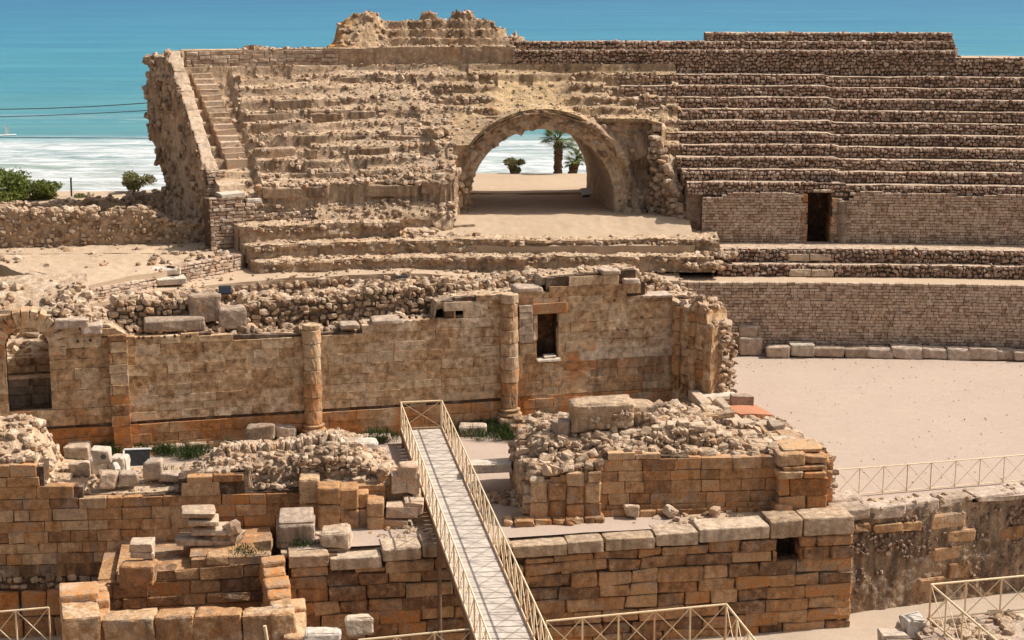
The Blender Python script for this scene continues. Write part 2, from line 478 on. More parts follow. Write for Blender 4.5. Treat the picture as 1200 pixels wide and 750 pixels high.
def earth_mat(name, cols, peb=.5, bump=.4, sc=1.):
    t = NT(name); big = t.noise(.25*sc, 5, .6); mid = t.noise(2.2*sc, 6, .65); fin = t.noise(30, 4, .6)
    c = t.ramp(t.math('ADD', t.math('MULTIPLY', big, .55), t.math('MULTIPLY', mid, .5)), cols)
    v = t.n('ShaderNodeTexVoronoi'); v.inputs['Scale'].default_value = 9; t.l(t.pos(), v.inputs['Vector'])
    sp_ = t.math('MULTIPLY', t.mr(v.outputs[0], .12, .2, 1, 0), t.mr(mid, .45, .6))
    c = t.mix(t.math('MULTIPLY', sp_, peb), c, (.62, .52, .40))
    c = t.mix(.5, c, t.ramp(t.mr(fin, .3, .7), [(.68,)*3, (1.26,)*3]), 'MULTIPLY')
    t.col(c); t.bump(t.math('ADD', t.math('MULTIPLY', mid, .8), t.math('MULTIPLY', fin, .4)), bump, .04)
    return t.m
def plain_mat(name, c, rough=.6, var=.2, sc=6., spec=.3, metal=0.):
    t = NT(name); n = t.noise(sc, 5, .6)
    t.col(t.mix(1., c, t.ramp(t.mr(n, .3, .7), [(1-var,)*3, (1+var,)*3]), 'MULTIPLY'))
    t.b.inputs['Roughness'].default_value = rough; t.b.inputs['Specular IOR Level'].default_value = spec; t.b.inputs['Metallic'].default_value = metal
    return t.m
def leaf_mat(name, c1, c2):
    t = NT(name); a = t.n('ShaderNodeAttribute', attribute_name='tint'); sep = t.n('ShaderNodeSeparateColor'); t.l(a.outputs['Color'], sep.inputs[0])
    t.col(t.ramp(sep.outputs[0], [c1, c2])); t.b.inputs['Roughness'].default_value = .6
    tr = t.n('ShaderNodeBsdfTranslucent'); t.l(t.ramp(sep.outputs[0], [c1, c2]), tr.inputs[0])
    mx = t.n('ShaderNodeMixShader'); mx.inputs[0].default_value = .25
    t.l(t.b.outputs[0], mx.inputs[1]); t.l(tr.outputs[0], mx.inputs[2]); t.l(mx.outputs[0], t.t.nodes['Material Output'].inputs[0])
    return t.m

M = {}
M['ashlar'] = stone_mat('church_ashlar', [(.23, .125, .06), (.43, .275, .145), (.52, .355, .20), (.60, .46, .295), (.46, .23, .085)], mott=(.5, 1.25), grey=.25, org=(.24, .74), bw=2.4)
M['front'] = stone_mat('front_ashlar', [(.27, .15, .075), (.41, .235, .11), (.48, .29, .145), (.57, .40, .235), (.47, .23, .085)], bump=.9, grey=.55, org=(.22, .75), bw=2.2)
M['big'] = stone_mat('big_block', [(.19, .115, .065), (.35, .205, .105), (.43, .255, .125), (.51, .345, .195), (.43, .21, .08)], bump=1.0, grey=.55, org=(.24, .76), bw=2.2, dist=.05)
M['brick'] = stone_mat('small_ashlar', [(.30, .205, .14), (.45, .34, .24), (.53, .41, .30), (.59, .475, .36), (.43, .30, .20)], lich=.3, grey=.25)
M['rubble'] = stone_mat('rubble_stone', [(.22, .145, .09), (.38, .27, .17), (.48, .36, .24), (.58, .46, .33), (.42, .27, .15)], lich=.3)
M['seat'] = stone_mat('seat_stone', [(.22, .145, .10), (.35, .24, .165), (.44, .315, .225), (.58, .46, .35), (.32, .19, .125)], lich=.35)
M['concrete'] = stone_mat('roman_concrete', [(.32, .215, .135), (.44, .31, .195), (.53, .39, .25), (.60, .46, .31), (.45, .29, .165)], bump=1., dist=.07, lich=.4)
M['tread'] = stone_mat('tread_stone', [(.34, .24, .155), (.46, .345, .235), (.54, .42, .30), (.60, .47, .34)], lich=.2, bump=.8)
M['gap'] = stone_mat('joint_earth', [(.16, .105, .07), (.23, .16, .11), (.29, .21, .145)], bump=.8, lich=.3)
M['ochre'] = stone_mat('ochre_concrete', [(.30, .20, .125), (.40, .28, .165), (.47, .34, .20), (.56, .41, .23), (.50, .34, .15)], orange=(.50, .33, .11), bump=1., dist=.07, lich=.35)
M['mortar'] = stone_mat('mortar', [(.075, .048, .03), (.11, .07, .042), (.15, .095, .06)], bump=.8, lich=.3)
M['pale'] = stone_mat('pale_stone', [(.44, .37, .29), (.56, .48, .38), (.62, .54, .44), (.66, .58, .48)], lich=.2, bump=.5)
M['grey'] = stone_mat('grey_stone', [(.29, .215, .15), (.40, .305, .22), (.47, .365, .27), (.54, .43, .33)], lich=.3, bump=.7)
M['arena'] = earth_mat('arena_gravel', [(.35, .262, .20), (.42, .318, .246), (.475, .365, .286)], .45, .6)
M['earth'] = earth_mat('earth', [(.33, .22, .135), (.45, .325, .215), (.54, .41, .29)], .7, .7)
M['trench'] = earth_mat('trench_earth', [(.30, .22, .15), (.42, .32, .23), (.50, .40, .30)], .6, .6)
M['red'] = earth_mat('red_earth', [(.36, .13, .065), (.45, .19, .10), (.48, .24, .14)], .2, .5)
M['rail'] = plain_mat('cream_paint', (.74, .57, .36), .45, .15, 9)
M['rust'] = plain_mat('rusty_cream_paint', (.60, .36, .20), .6, .3, 5)
M['deck'] = plain_mat('deck_board', (.47, .395, .325), .85, .25, 3)
M['beam'] = plain_mat('brown_steel', (.17, .10, .06), .6, .3, 5)
M['dark'] = plain_mat('dark_metal', (.05, .05, .055), .5, .2, 8)
M['glass'] = plain_mat('dark_glass', (.03, .035, .045), .15, .2, 8, .6)
M['panel'] = plain_mat('panel_face', (.028, .027, .028), .8, .25, 6, .1)
M['white'] = plain_mat('white_paint', (.75, .74, .70), .5, .08, 8)
M['wood'] = plain_mat('grey_wood', (.16, .12, .09), .8, .3, 10)
M['trunk'] = plain_mat('palm_trunk', (.13, .085, .055), .95, .45, 16)
M['leaf'] = leaf_mat('palm_leaf', (.06, .085, .022), (.22, .25, .07))
M['scrub'] = leaf_mat('scrub_leaf', (.09, .095, .035), (.30, .28, .13))
M['bush'] = leaf_mat('bush_leaf', (.045, .08, .015), (.24, .26, .06))
M['weed'] = leaf_mat('weed_leaf', (.018, .032, .009), (.075, .10, .025))
# ================================================================== SETTING
CV = Curve([(-24, 54), (-21.8, 61.5), (-19.8, 66.5), (-17, 70.7), (-13.2, 74.4), (-9, 76.3), (-4, 77.1), (4, 77.4), (10, 77.3), (16, 77.1), (24, 76.4), (34, 74.3), (42, 71)])
XY = Line((0, 0), (1, 0))             # plain x, y frame
LV = [(4.6+.72*k, 6.85+.525*k) for k in range(11)]   # seat rows: riser offset, level below it
uq = lambda px, d, z: float(CV.u_at(px, d, z))

def build_ground():
    # trench floor and everything low
    mb = MB(); xs = np.linspace(-90, 90, 120); ys = np.linspace(-30, 74, 90)
    hf(mb, XY, xs, ys, lambda U, D: -3.6+.12*n2(U*.5, D*.5, 3))
    tag(mb.build('ground', M['trench']), kind='structure')
    # arena floor behind the trench walls
    mb = MB()
    front = [(-24, 52.2), (-6.75, 53.6), (-6.7, 50.4), (10.6, 53.5), (11, 54.6), (24, 57.3), (45, 61.5)]
    fx = np.array(front)
    xs = np.linspace(-24, 45, 260); y0 = np.interp(xs, fx[:, 0], fx[:, 1]); ts = np.linspace(0, 1, 160)
    pod = CV.at(np.linspace(0, CV.L, 600), np.full(600, .25)); yb = np.interp(xs, pod[:, 0], pod[:, 1])
    G = np.zeros((260, 160, 3)); G[..., 0] = xs[:, None]; G[..., 1] = y0[:, None]+(yb-y0)[:, None]*ts[None]
    G[..., 2] = .05*n2(G[..., 0]*.35, G[..., 1]*.35, 8)+.012*n2(G[..., 0]*3, G[..., 1]*3, 9)-.02
    mb.add(G.reshape(-1, 3), grid_faces(260, 160), (.5, 0, 0, 0), smooth=True)
    tag(mb.build('arena_floor', M['arena']), kind='structure')
    mb = MB(); m_ = 1800; x = rng.uniform(9, 34, m_); f_ = rng.uniform(0, 1, m_); f_ = np.where(rng.uniform(0, 1, m_) < .35, 1-f_**3*.12, f_); ya, yb2 = np.interp(x, fx[:, 0], fx[:, 1]), np.interp(x, pod[:, 0], pod[:, 1])-.5
    s = .008+.022*rng.uniform(0, 1, m_)**4; T = np.zeros((m_, 4)); T[:, 0] = rng.uniform(0, 1, m_); T[:, 0] = rng.uniform(.5, 1, m_); T[:, 3] = .35
    rocks(mb, np.column_stack([x, ya+(yb2-ya)*f_, s*.3-.01]), np.column_stack([s*1.2, s, s*.7]), T)
    tag(mb.build('gravel', M['rubble']), 'loose gravel strewn over the arena floor', 'gravel', kind='stuff')
    # seaside plateau falling to the beach
    mb = MB(); xs = np.linspace(-130, 140, 270); ys = np.concatenate([np.linspace(78, 108, 90), np.linspace(109, 190, 50)])
    def zf(U, D):
        b = 4.55+.95*np.clip((U+16)/7, 0, 1)
        b = np.where((D < 91.5) & (U > -16.5), 3.0, b)
        b = b+.10*n2(U*.6, D*.6, 21)
        fall = np.clip((D-100.2-1.2*n2(U*.12, D*0, 4))/78, 0, 1)
        return b-13.5*fall**.55
    hf(mb, XY, xs, ys, zf, smooth=True)
    tag(mb.build('terrain', M['earth']), kind='structure')
    # walkway on the near bank of the trench
    mb = MB()
    bank = [P(40, 1200, -.42), (-14, 40, -.42), (-14, 43.4, -.42), (-4, 43.6, -.42), (6.5, 44.0, -.42), P(890, 757, -.42), P(930, 800, -.42)]
    bank = [(-14, 38), (6.9, 38), (6.35, 41.5), (5.75, 44.0), (-3, 43.7), (-14, 43.2)]
    for (z, ) in [(-.42,)]: sheet(mb, bank, z)
    for a, b in zip(bank, bank[1:]+bank[:1]):
        mb.add([(a[0], a[1], -3.7), (b[0], b[1], -3.7), (b[0], b[1], -.42), (a[0], a[1], -.42)], [[0, 1, 2, 3]])
    tag(mb.build('path', M['earth']), kind='structure')

def build_sea():
    mb = MB()
    xs = np.linspace(-2500, 2500, 30); ys = np.array([168, 180, 200, 230, 270, 330, 420, 600, 900, 1500, 3000, 6000, 12000])
    hf(mb, XY, xs, ys, lambda U, D: U*0-7., smooth=True)
    t = NT('sea_water'); pos = t.pos(); sx = t.n('ShaderNodeSeparateXYZ'); t.l(pos, sx.inputs[0]); Y = sx.outputs[1]; X = sx.outputs[0]
    band = t.noise(1., 6, .6, t.mapv((.0045, .022, 1)), .5)
    fineb = t.noise(1., 7, .7, t.mapv((.012, .07, 1)), .4)
    yy = t.math('ADD', Y, t.math('MULTIPLY', t.math('SUBTRACT', band, .5), 70))
    yy = t.math('ADD', yy, t.math('MULTIPLY', X, -.10))
    dep = t.mr(yy, 180, 1100)
    dl = t.math('ADD', t.math('POWER', dep, .5), t.math('MULTIPLY', t.math('SUBTRACT', band, .5), .35), clamp=True)
    c = t.ramp(dl, [(.32, .31, .24), (.20, .28, .225), (.08, .235, .265), (.055, .215, .28), (.048, .195, .285), (.042, .172, .275), (.038, .15, .26)])
    c = t.mix(.9, c, t.ramp(t.mr(fineb, .3, .7), [(.74, .80, .84), (1.26, 1.18, 1.14)]), 'MULTIPLY')
    # breakers rolling on to the beach
    st = t.noise(1., 7, .7, t.mapv((.022, .13, 1)), 1.4)
    lace = t.noise(1., 8, .75, t.mapv((.12, .32, 1)), 1.2)
    near = t.mr(t.math('ADD', Y, t.math('MULTIPLY', t.math('SUBTRACT', band, .5), 36)), 236, 250, 1, 0)
    wave = t.mr(t.math('ADD', t.math('MULTIPLY', st, .55), t.math('MULTIPLY', lace, .45)), .37, .54)
    f = t.math('MULTIPLY', near, wave)
    line2 = t.math('MULTIPLY', t.mr(Y, 262, 268), t.mr(Y, 272, 280, 1, 0))
    f = t.math('MAXIMUM', f, t.math('MULTIPLY', t.math('MULTIPLY', line2, t.mr(st, .52, .6)), .6))
    xf = t.noise(1., 6, .7, t.mapv((.02, .2, 1)), .3)
    c = t.mix(.6, c, t.ramp(t.mr(xf, .35, .65), [(.80, .85, .88), (1.2, 1.14, 1.1)]), 'MULTIPLY')
    c = t.mix(f, c, t.ramp(t.mr(lace, .35, .65), [(.36, .40, .40), (.70, .70, .68)])); t.col(c)
    t.b.inputs['Roughness'].default_value = .5; t.b.inputs['Specular IOR Level'].default_value = .12
    w = t.noise(1., 6, .65, t.mapv((.22, .7, 1)), .3); t.bump(t.math('ADD', w, t.math('MULTIPLY', f, .4)), .6, .8)
    tag(mb.build('sea', t.m), kind='structure')

# ================================================================== SEATING
def zrows(o, shift=0.):
    k = np.floor((o-4.6)/.72)
    return np.where(o < 4.6, 4.5, 6.85+.525*np.clip(k, 0, 10))+shift
def seat_tint(U, D, Z):
    T = np.zeros(U.shape+(4,)); T[..., 0] = .5+.45*n2(U*1.3, D*2.2, 5); T[..., 2] = .12+.2*n2(U*.4, D*.4, 6); T[..., 3] = .06
    return T

def build_right_stand():
    ua, ub = uq(772, 8, 9), CV.L-3.
    seam = uq(976, 8, 9.)
    uend = uq(1118, 12.8, 13.7)
    door = (uq(944, 4.4, 5), uq(974, 4.4, 5))
    st = thing('grandstand', 'long right-hand bank of seats with rubble stone risers in even straight rows', 'grandstand', (8, 84, 4.5))
    for k in range(10):
        mb = MB(); o0, z0 = 4.6+.72*k, 6.85+.525*k; z1 = z0+.525
        # each row starts where the passage wall of the arch cuts it
        us_ = ua + max(0, (8.5-o0))*.30-max(0, o0-8.5)*.9
        us_ = max(us_, uq(668, o0, z1)) if k > 6 else us_
        zs = lambda u: np.where(u > seam, -.10, 0.)+.05*n1(u*.5, 30+k)
        us = np.arange(us_, ub, .3)
        ds = np.array([o0+.02, o0+.25, o0+.5, o0+.76]); last = k == 9
        if last: ds = np.array([o0+.02, o0+.3, o0+.7])
        parts_ = [us] if k > 0 else [np.arange(us_, door[0], .15), np.arange(door[1]+.02, ub, .3)]
        for uu_ in parts_:
            hf(mb, CV, uu_, ds, lambda U, D: z1+zs(U)+.035*n2(U*1.7, D*3, 40+k)+.02*(D-o0), skirt=(4.4 if k == 0 else z0-.3), tint=seat_tint, m=1, sm=2)
        hol = [(door[0]-.1, door[1]+.1, 4, 6.93)]
        tf = lambda u: z1+zs(u)-.03
        rubble_face(mb, CV, us_, ub, z0-.06, tf, .165, o0-.075, m=0, dens=.97, rag=.45, holes=hol if k == 0 else (), prot=.013,
                    tint=lambda u, z: np.column_stack([.05+.3*n2(u*.3, z*2, 64), .15+.7*n2(u*.28, z*1.2, 60), .12+.65*n2(u*.3, z*1.4, 66)]))
        n = int((ub-us_)*2.2)
        scatter(mb, CV, n, (us_, ub), (o0, o0+.15), lambda u, d: z1+zs(u), (.04, .1), .5, .5, tint=(.05, .2, .1))
        mb.build('seat_row', [M['seat'], M['tread'], M['gap']], st)
    # radial stair between the two blocks of seats
    mb = MB(); cu, cd, cz, hh = [], [], [], []
    for j in range(20):
        o = 4.75+.36*j; z = 6.85+.262*(j+1); cu.append(seam+random.gauss(0, .05)-.02*j); cd.append(o+.35); cz.append(z-.4); hh.append((.36, .36, .46))
    cu, cd, cz = map(np.array, (cu, cd, cz)); T = np.zeros((20, 4)); T[:, 0] = rng.uniform(0, .5, 20); T[:, 2] = .5
    blocks(mb, np.column_stack([CV.at(cu, cd), cz]), axes_of(CV, cu, .03), np.array(hh), T, .04, .05, .012)
    mb.build('stair', M['seat'], st)
    # high back wall and the rows above it
    uw = uq(600, 12, 12.6)
    for (a, b, o, zb, zt, sz, nm, ext) in [(uw, uend, 11.95, 11.95, 13.3, .26, 'back_wall', .9), (uend, ub, 11.95, 11.8, 12.95, .26, 'back_wall', 2.2),
                                      (uw, uend, 12.75, 13.1, 13.72, .25, 'upper_row', .8), (uq(828, 13.5, 14), uend-.05, 13.45, 13.6, 14.12, .25, 'upper_row', 1.5)]:
        mb = MB(); top = lambda u: zt+.04*n1(u*.8, int(o*10)+3)
        rubble_face(mb, CV, a, b, zb-.05, top, sz*.66, o-.075, prot=.014, rag=.5, tint=lambda u, z: np.column_stack([.08+.3*n2(u*.3, z*2, 64), .15+.7*n2(u*.28, z*1.2, 71), .12+.65*n2(u*.3, z*1.4, 67)]))
        us = np.linspace(a, b, int((b-a)/.3)+2)
        hf(mb, CV, us, np.array([o+.03, o+ext*.5, o+ext]), lambda U, D: top(U)-.02+.03*n2(U*2, D*3, 12), skirt=zb-.4, tint=seat_tint, m=1, sm=2)
        scatter(mb, CV, int((b-a)*3), (a, b), (o, o+.25), lambda u, d: top(u)-.02, (.06, .13), .6, .45)
        mb.build(nm, [M['seat'], M['tread'], M['gap']], st)
    # solid back of the bank, seen only from the sea side
    mb = MB(); core(mb, CV, uq(775, 9, 9), ub, 2.5, lambda u: np.where(u > uend, 12.4, 13.2)+0*u, 13.6, 15.2, step=1.5)
    mb.build('outer_wall', M['concrete'], st)
    # small-block wall under the seats with the doorway
    pw = thing('block_wall', 'pale small-block wall below the right seats, pierced by a dark doorway', 'wall', (10, 81.5, 4.4))
    wa, wb = uq(822, 4.4, 5.5), ub
    prof = [(uq(p, 4.4, 6.8), z) for p, z in [(815, 6.45), (826, 6.7), (840, 6.72), (860, 6.95), (890, 6.9), (915, 6.98), (940, 6.85), (943, 6.3), (950, 6.3), (951, 7.1), (972, 7.1), (975, 6.6), (985, 6.65), (994, 6.6), (996, 7.0), (1030, 7.02), (1060, 6.9), (1100, 7.0), (1130, 6.85), (1200, 6.95), (1400, 7)]]
    top = interp(prof); hol = [(door[0], door[1], 4.3, 6.95)]
    mb = MB()
    def tn(u, z): return np.column_stack([np.full(len(u), .06), np.clip((5.2-z)*.5, 0, .5)+.08+.2*n2(u*.5, z, 3), np.clip(.25*n2(u*.4, z*.8, 9)+.1, 0, 1)])
    F44 = CV; 
    masonry(mb, F44, wa, wb, 4.38, top, (.125, .15), (.2, .34), .22, .012, .02, .012, .004, .012, hol, tn, d0=4.28, tilt=.01, m=0)
    core(mb, F44, wa, wb, 4.2, top, 4.33, 4.72, hol, step=.6, drop=.05, m=1, tint=(.5, .1, .1, 0))
    mb.build('wall', [M['brick'], M['mortar']], pw)
    # doorway: side jambs, lintel, and the dark passage behind
    mb = MB(); du = (door[0]+door[1])/2
    for uu in (door[0]-.12, door[1]+.12):
        masonry(mb, F44, uu-.17, uu+.17, 4.4, lambda u: 6.85+0*u, (.4, .6), (.33, .35), 1.9, .015, .03, .02, .008, .02, (), lambda u, z: np.column_stack([u*0+.1, u*0+.25, u*0]), d0=4.3)
    f0 = door[1]+.45
    mb.build('door_jamb', M['big'], pw)
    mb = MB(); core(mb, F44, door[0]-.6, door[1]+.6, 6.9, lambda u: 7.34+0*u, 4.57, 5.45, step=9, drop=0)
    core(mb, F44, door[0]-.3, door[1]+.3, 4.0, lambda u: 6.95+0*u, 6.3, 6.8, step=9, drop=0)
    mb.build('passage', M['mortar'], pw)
    mb = MB(); p = uq(986, 4.2, 5.2)
    masonry(mb, F44, p-.2, p+.22, 4.4, lambda u: 6.55+0*u, (.45, .7), (.42, .43), .5, .01, .04, .02, .008, .01, (), lambda u, z: np.column_stack([u*0, u*0+.55, u*0]), d0=4.08)
    mb.build('pilaster', M['grey'], pw)

    # two low benches in front of that wall and the podium wall with its kerb stones
    ba = uq(838, 2.4, 4.4)
    bn = thing('bench_tier', 'two low rubble benches running under the doorway wall on the right', 'bench', (10, 79.5, 3.3))
    for (o, zb, zt, w, a) in [(1.7, 3.2, 3.88, .95, ba+.05), (2.45, 3.82, 4.5, 2.2, ba)]:
        mb = MB(); top = lambda u: zt+.04*n1(u*.6, int(o*7))
        rubble_face(mb, CV, a, ub, zb-.05, top, .19, o-.085, prot=.02, tint=lambda u, z: np.column_stack([u*0+.05, u*0+.42, u*0]))
        us = np.arange(a, ub, .3)
        hf(mb, CV, us, np.linspace(o+.03, o+w, 5), lambda U, D: top(U)+.03*n2(U*2, D*3, 15), skirt=zb-.4, m=1, sm=2)
        scatter(mb, CV, int((ub-a)*2), (a, ub), (o, o+.3), lambda u, d: top(u), (.05, .1), .6, .4)
        mb.build('bench_row', [M['seat'], M['tread'], M['gap']], bn)
    mb = MB(); uu = uq(961, 1.6, 3.8)
    for (o, z) in ((1.75, 3.52), (2.55, 4.12)):
        for s_ in (-.9, .1):
            box(mb, list(CV.at(np.array(uu+s_), np.array(o-.12)))+[z], (.5, .18, .16), 0, (.7, .1, .1, .3), .03, .02, .01)
    mb.build('step', M['rubble'], bn)
    po = thing('podium_wall', 'long curved arena wall of small pale blocks, darker along its foot', 'wall', (12, 77.3, 0))
    mb = MB(); a = uq(780, 0, 2); top = lambda u: 3.32+.03*n1(u*.7, 3)
    def tn(u, z): return np.column_stack([np.full(len(u), .05), np.clip((1.0-z)*.7, 0, .6)+.0+.25*n2(u*.45, z*1.2, 13), np.clip(.3*n2(u*.4, z*.8, 19)+.2, 0, 1)])
    masonry(mb, CV, a, ub, -.1, top, (.125, .155), (.2, .36), .25, .012, .02, .012, .004, .012, (), tn, tilt=.01)
    core(mb, CV, a, ub, -.2, top, .05, .5, step=.6, drop=.03, m=1)
    mb.build('wall', [M['brick'], M['mortar']], po)
    mb = MB(); us = np.arange(a, ub, .35)
    hf(mb, CV, us, np.linspace(.12, 2.0, 8), lambda U, D: 3.3+.03*n2(U*1.5, D*2, 4)+.02*D, skirt=2.6)
    mb.build('walkway', M['earth'], po)
    # kerb stones at the foot of the podium
    xs = [(897, 924), (926, 952), (953, 989), (990, 1016), (1017, 1045), (1046, 1080), (1081, 1108), (1110, 1136), (1137, 1167), (1168, 1188), (1189, 1222)]
    for i, (x0, x1) in enumerate(xs):
        uk = uq((x0+x1)/2, -.5, .3); g = CV.at(np.array(uk), np.array(-.85)); tk = CV.tan(np.array(uk)); w = (x1-x0)/2/2000*79*1.04; h = .25 if i != 1 else .33
        mb = MB(); chunk(mb, (g[0], g[1]+.35, h-.02), (w, .36, h*random.uniform(.9, 1.1)), yaw=random.gauss(0, .05)+math.atan2(tk[1], tk[0]), T=(random.uniform(.2, 1), .05, random.uniform(.05, .3), .2), amp=.07, cj=.08)
        o = mb.build('kerb_block', M['pale'] if i == 1 else M['grey'])
        if i == 0: l = 'slanted kerb block at the left end of the arena row, a gap beside it'
        elif i == 1: l = 'tallest and palest kerb block in the arena row, second from the left end'
        else: l = 'low grey kerb block in the row along the foot of the arena wall'
        tag(o, l, 'stone block', 'kerb blocks at the foot of the arena wall')
    for (px, py, w, d, h, lab) in [(880, 416, .55, .5, .42, 'wide grey block at the arena corner carrying a smaller block'), (876, 397, .42, .4, .27, 'pale block resting on a wider grey block at the arena corner')]:
        g = P(880 if h > .3 else 877, 417, 0); mb = MB()
        chunk(mb, (g[0], g[1]+.6, h-.02 if h > .3 else .84+h-.02), (w, d, h), yaw=.05, T=(.5, .05, .2, .2))
        tag(mb.build('stone_block', M['grey']), lab, 'stone block')

def build_left_stand():
    # end wall line: bottom offset 6.3, top offset 12
    ue = uq(246, 6.5, 8.1)+.05
    uf = lambda o: uq(532, 7, 8)
    u1 = uq(533, 7.2, 8.5)
    um = uq(775, 11, 11)
    st = thing('ruined_grandstand', 'eroded left bank of seats, its rubble steps worn to broken ledges', 'grandstand', (-6, 84, 4.5))
    def ztop(U, D):
        w = n2(U*.45, D*.8, 31, 4); er = np.clip(.50+1.3*n2(U*.25, D*.5, 37, 3), 0, 1)
        D2 = D+.26*w+.07*n2(U*1.2, D*1.8, 33)
        k = (D2-4.6)/.72; fr = k-np.floor(k)
        stp = np.floor(k)+np.clip((fr-.86)/.14, 0, 1)
        soft = np.floor(k)+np.clip((fr-.08)/.92, 0, 1)
        kk = np.clip(stp*(1-er)+soft*er, -1, 9.95)
        z = 6.85+.525*(kk+1)-.525*1.0*(kk < 0)*0
        bl = np.floor(U/1.1+3*n2(U*.2, np.floor(k)*3.3, 44)); chip = _h(bl.astype(np.int64), np.floor(k).astype(np.int64), (bl*0).astype(np.int64), 5)
        z = z-.22*(chip > .8)*(1-er*.4)
        low = 5.65+np.clip((D-3.9)/1.0, 0, 1)**.8*1.1+.28*n2(U*.6, D*1.1, 39, 4)
        z = np.where(D < 4.6+.35*n1(U*.7, 41), low, z)-.45*np.clip((ue+1.4-U)/.1, 0, 1)*(D < 11.8)*(D > 4.7)
        return z+.07*n2(U*1.4, D*3.2, 34)*(.3+er)+.035*n2(U*5, D*8, 35)
    mb = MB(); us = np.arange(ue, u1, .085); ds = np.arange(3.9, 12.0, .055)
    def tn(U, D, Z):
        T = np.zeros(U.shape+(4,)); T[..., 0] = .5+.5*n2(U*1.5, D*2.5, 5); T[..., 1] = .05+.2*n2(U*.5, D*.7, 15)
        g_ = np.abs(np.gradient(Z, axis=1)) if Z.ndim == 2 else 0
        T[..., 2] = .10+.28*n2(U*.5, D*.9, 6)+.45*np.clip((g_-.05)/.15, 0, 1); T[..., 3] = .06+.3*n2(U*.3, D*.6, 16)+.34*np.clip(1-g_/.06, 0, 1); return T  # steep risers tinted dark as shade, flat treads tinted pale as sunlight
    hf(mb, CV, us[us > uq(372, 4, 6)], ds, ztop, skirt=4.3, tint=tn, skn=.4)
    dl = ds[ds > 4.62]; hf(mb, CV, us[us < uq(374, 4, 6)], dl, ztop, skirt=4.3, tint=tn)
    k = np.arange(10)
    for kk in range(10):
        o = 4.6+.72*kk
        scatter(mb, CV, 60, (ue+.9, u1), (o-.06, o+.16), ztop, (.05, .18), .75, .45, tint=(.06, .25, 0), m=1)
        u = ue+1.2+random.uniform(0, 2.5)
        while u < u1-.6:          # lengths of seat that still keep their square edge
            l = random.uniform(.9, 3.0)
            nb = random.choice((1, 2, 2, 3)); z_ = 6.85+.525*(kk+1)
            for b_ in range(nb):
                if u+l > u1-.1: break
                um = u+l/2; A = axes_of(CV, np.array([um]), .02)[0]
                chunk(mb, np.append(CV.at(np.array(um), np.array(o+.22+random.uniform(-.06, .12))), z_-.27+random.uniform(-.1, .05)), (l/2-.01, .36, random.uniform(.22, .3)), A, T=(random.uniform(.1, .7), .04, random.uniform(.25, .6), .05), amp=.07, cj=.05, rnd=.045)
                u += l; l = random.uniform(.4, 1.6)
            u += random.uniform(.3, 3.2)
    scatter(mb, CV, 2600, (ue+.8, u1), (4.0, 11.9), ztop, (.025, .085), .7, .4, tint=(.05, .1, .2), m=1)
    scatter(mb, CV, 160, (uq(400, 4, 6), u1), (3.9, 5.4), ztop, (.04, .2), .7, .35, tint=(.05, .2, .1), m=1, tpl=TR4)
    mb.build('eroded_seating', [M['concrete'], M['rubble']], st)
    # seats above the vault
    mb = MB()
    ua = u1-.1; uc = uq(792, 11, 11)
    us = np.arange(ua, uc, .085); ds = np.arange(6.72, 12.0, .055)
    def extr(x):
        q = np.abs(x-1.5); e = 6.12+np.sqrt(np.clip(4.56**2-q**2, 0, None)); e = np.where(q >= 4.56, 5.0, e)
        return np.where((x > 4.2) & (x < 7.4), np.maximum(e, 10.2-.25*np.clip(x-6.6, 0, 1)), e)
    yl0, yl1 = uq(580, 9.5, 10.8), uq(672, 9.5, 10.8)
    def zm(U, D):
        z = ztop(U, D)
        pl = np.clip(1-np.abs((U-(yl0+yl1)/2)/((yl1-yl0)/2*(1.12-.05*(D-6.72))))**4, 0, 1)*np.clip((11.0-D)/.4, 0, 1)*np.clip((D-8.0)/.2, 0, 1)
        xx = CV.at(U, D)[..., 0]; ex = extr(xx)+.05+.06*n2(U*2, D*2, 52)
        slab = 7.05+.729*(D-4.6)+.12*n2(U*1.2, D*1.6, 51)+.06*n2(U*4, D*4, 53, 4)
        return np.maximum(z*(1-pl)+slab*pl, ex)
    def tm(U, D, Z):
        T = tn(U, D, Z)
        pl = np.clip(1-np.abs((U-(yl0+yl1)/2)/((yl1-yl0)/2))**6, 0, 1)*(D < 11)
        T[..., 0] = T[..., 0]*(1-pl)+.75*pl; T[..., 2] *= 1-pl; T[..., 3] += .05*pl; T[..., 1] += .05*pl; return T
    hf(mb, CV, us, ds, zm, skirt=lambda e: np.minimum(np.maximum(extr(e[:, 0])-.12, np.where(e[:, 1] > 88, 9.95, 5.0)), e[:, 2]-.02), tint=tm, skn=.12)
    for kk in range(6, 10):
        o = 4.6+.72*kk
        scatter(mb, CV, 40, (ua, yl0), (o-.06, o+.16), zm, (.05, .17), .75, .45, tint=(.06, .25, 0), m=1)
        scatter(mb, CV, 40, (yl1, uc), (o-.06, o+.16), zm, (.07, .2), .75, .45, tint=(.06, .25, 0), m=1)
    scatter(mb, CV, 500, (ua, uc), (6.8, 11.9), zm, (.03, .09), .7, .4, tint=(.05, .1, .2), m=1)
    mb.build('crown_of_vault', [M['ochre'], M['rubble']], st)
    # high back wall, small blocks at the far left
    uw = uq(606, 12, 12.6); usm = uq(318, 12, 12.8); ub0 = uq(204, 12, 13.3)+.3
    mb = MB(); top = lambda u: 13.42+.04*n1(u*.8, 3)+np.where(u > usm+3, .05, 0)
    masonry(mb, CV, ub0, usm+2, 12.0, top, (.17, .21), (.22, .42), .3, .014, .03, .02, .006, .02, (), lambda u, z: np.column_stack([u*0+.1, .1+.2*n2(u, z, 4), u*0+.2]), d0=11.9)
    core(mb, CV, ub0, usm+2, 11.5, top, 11.95, 12.6, step=.5, m=2, drop=.0)
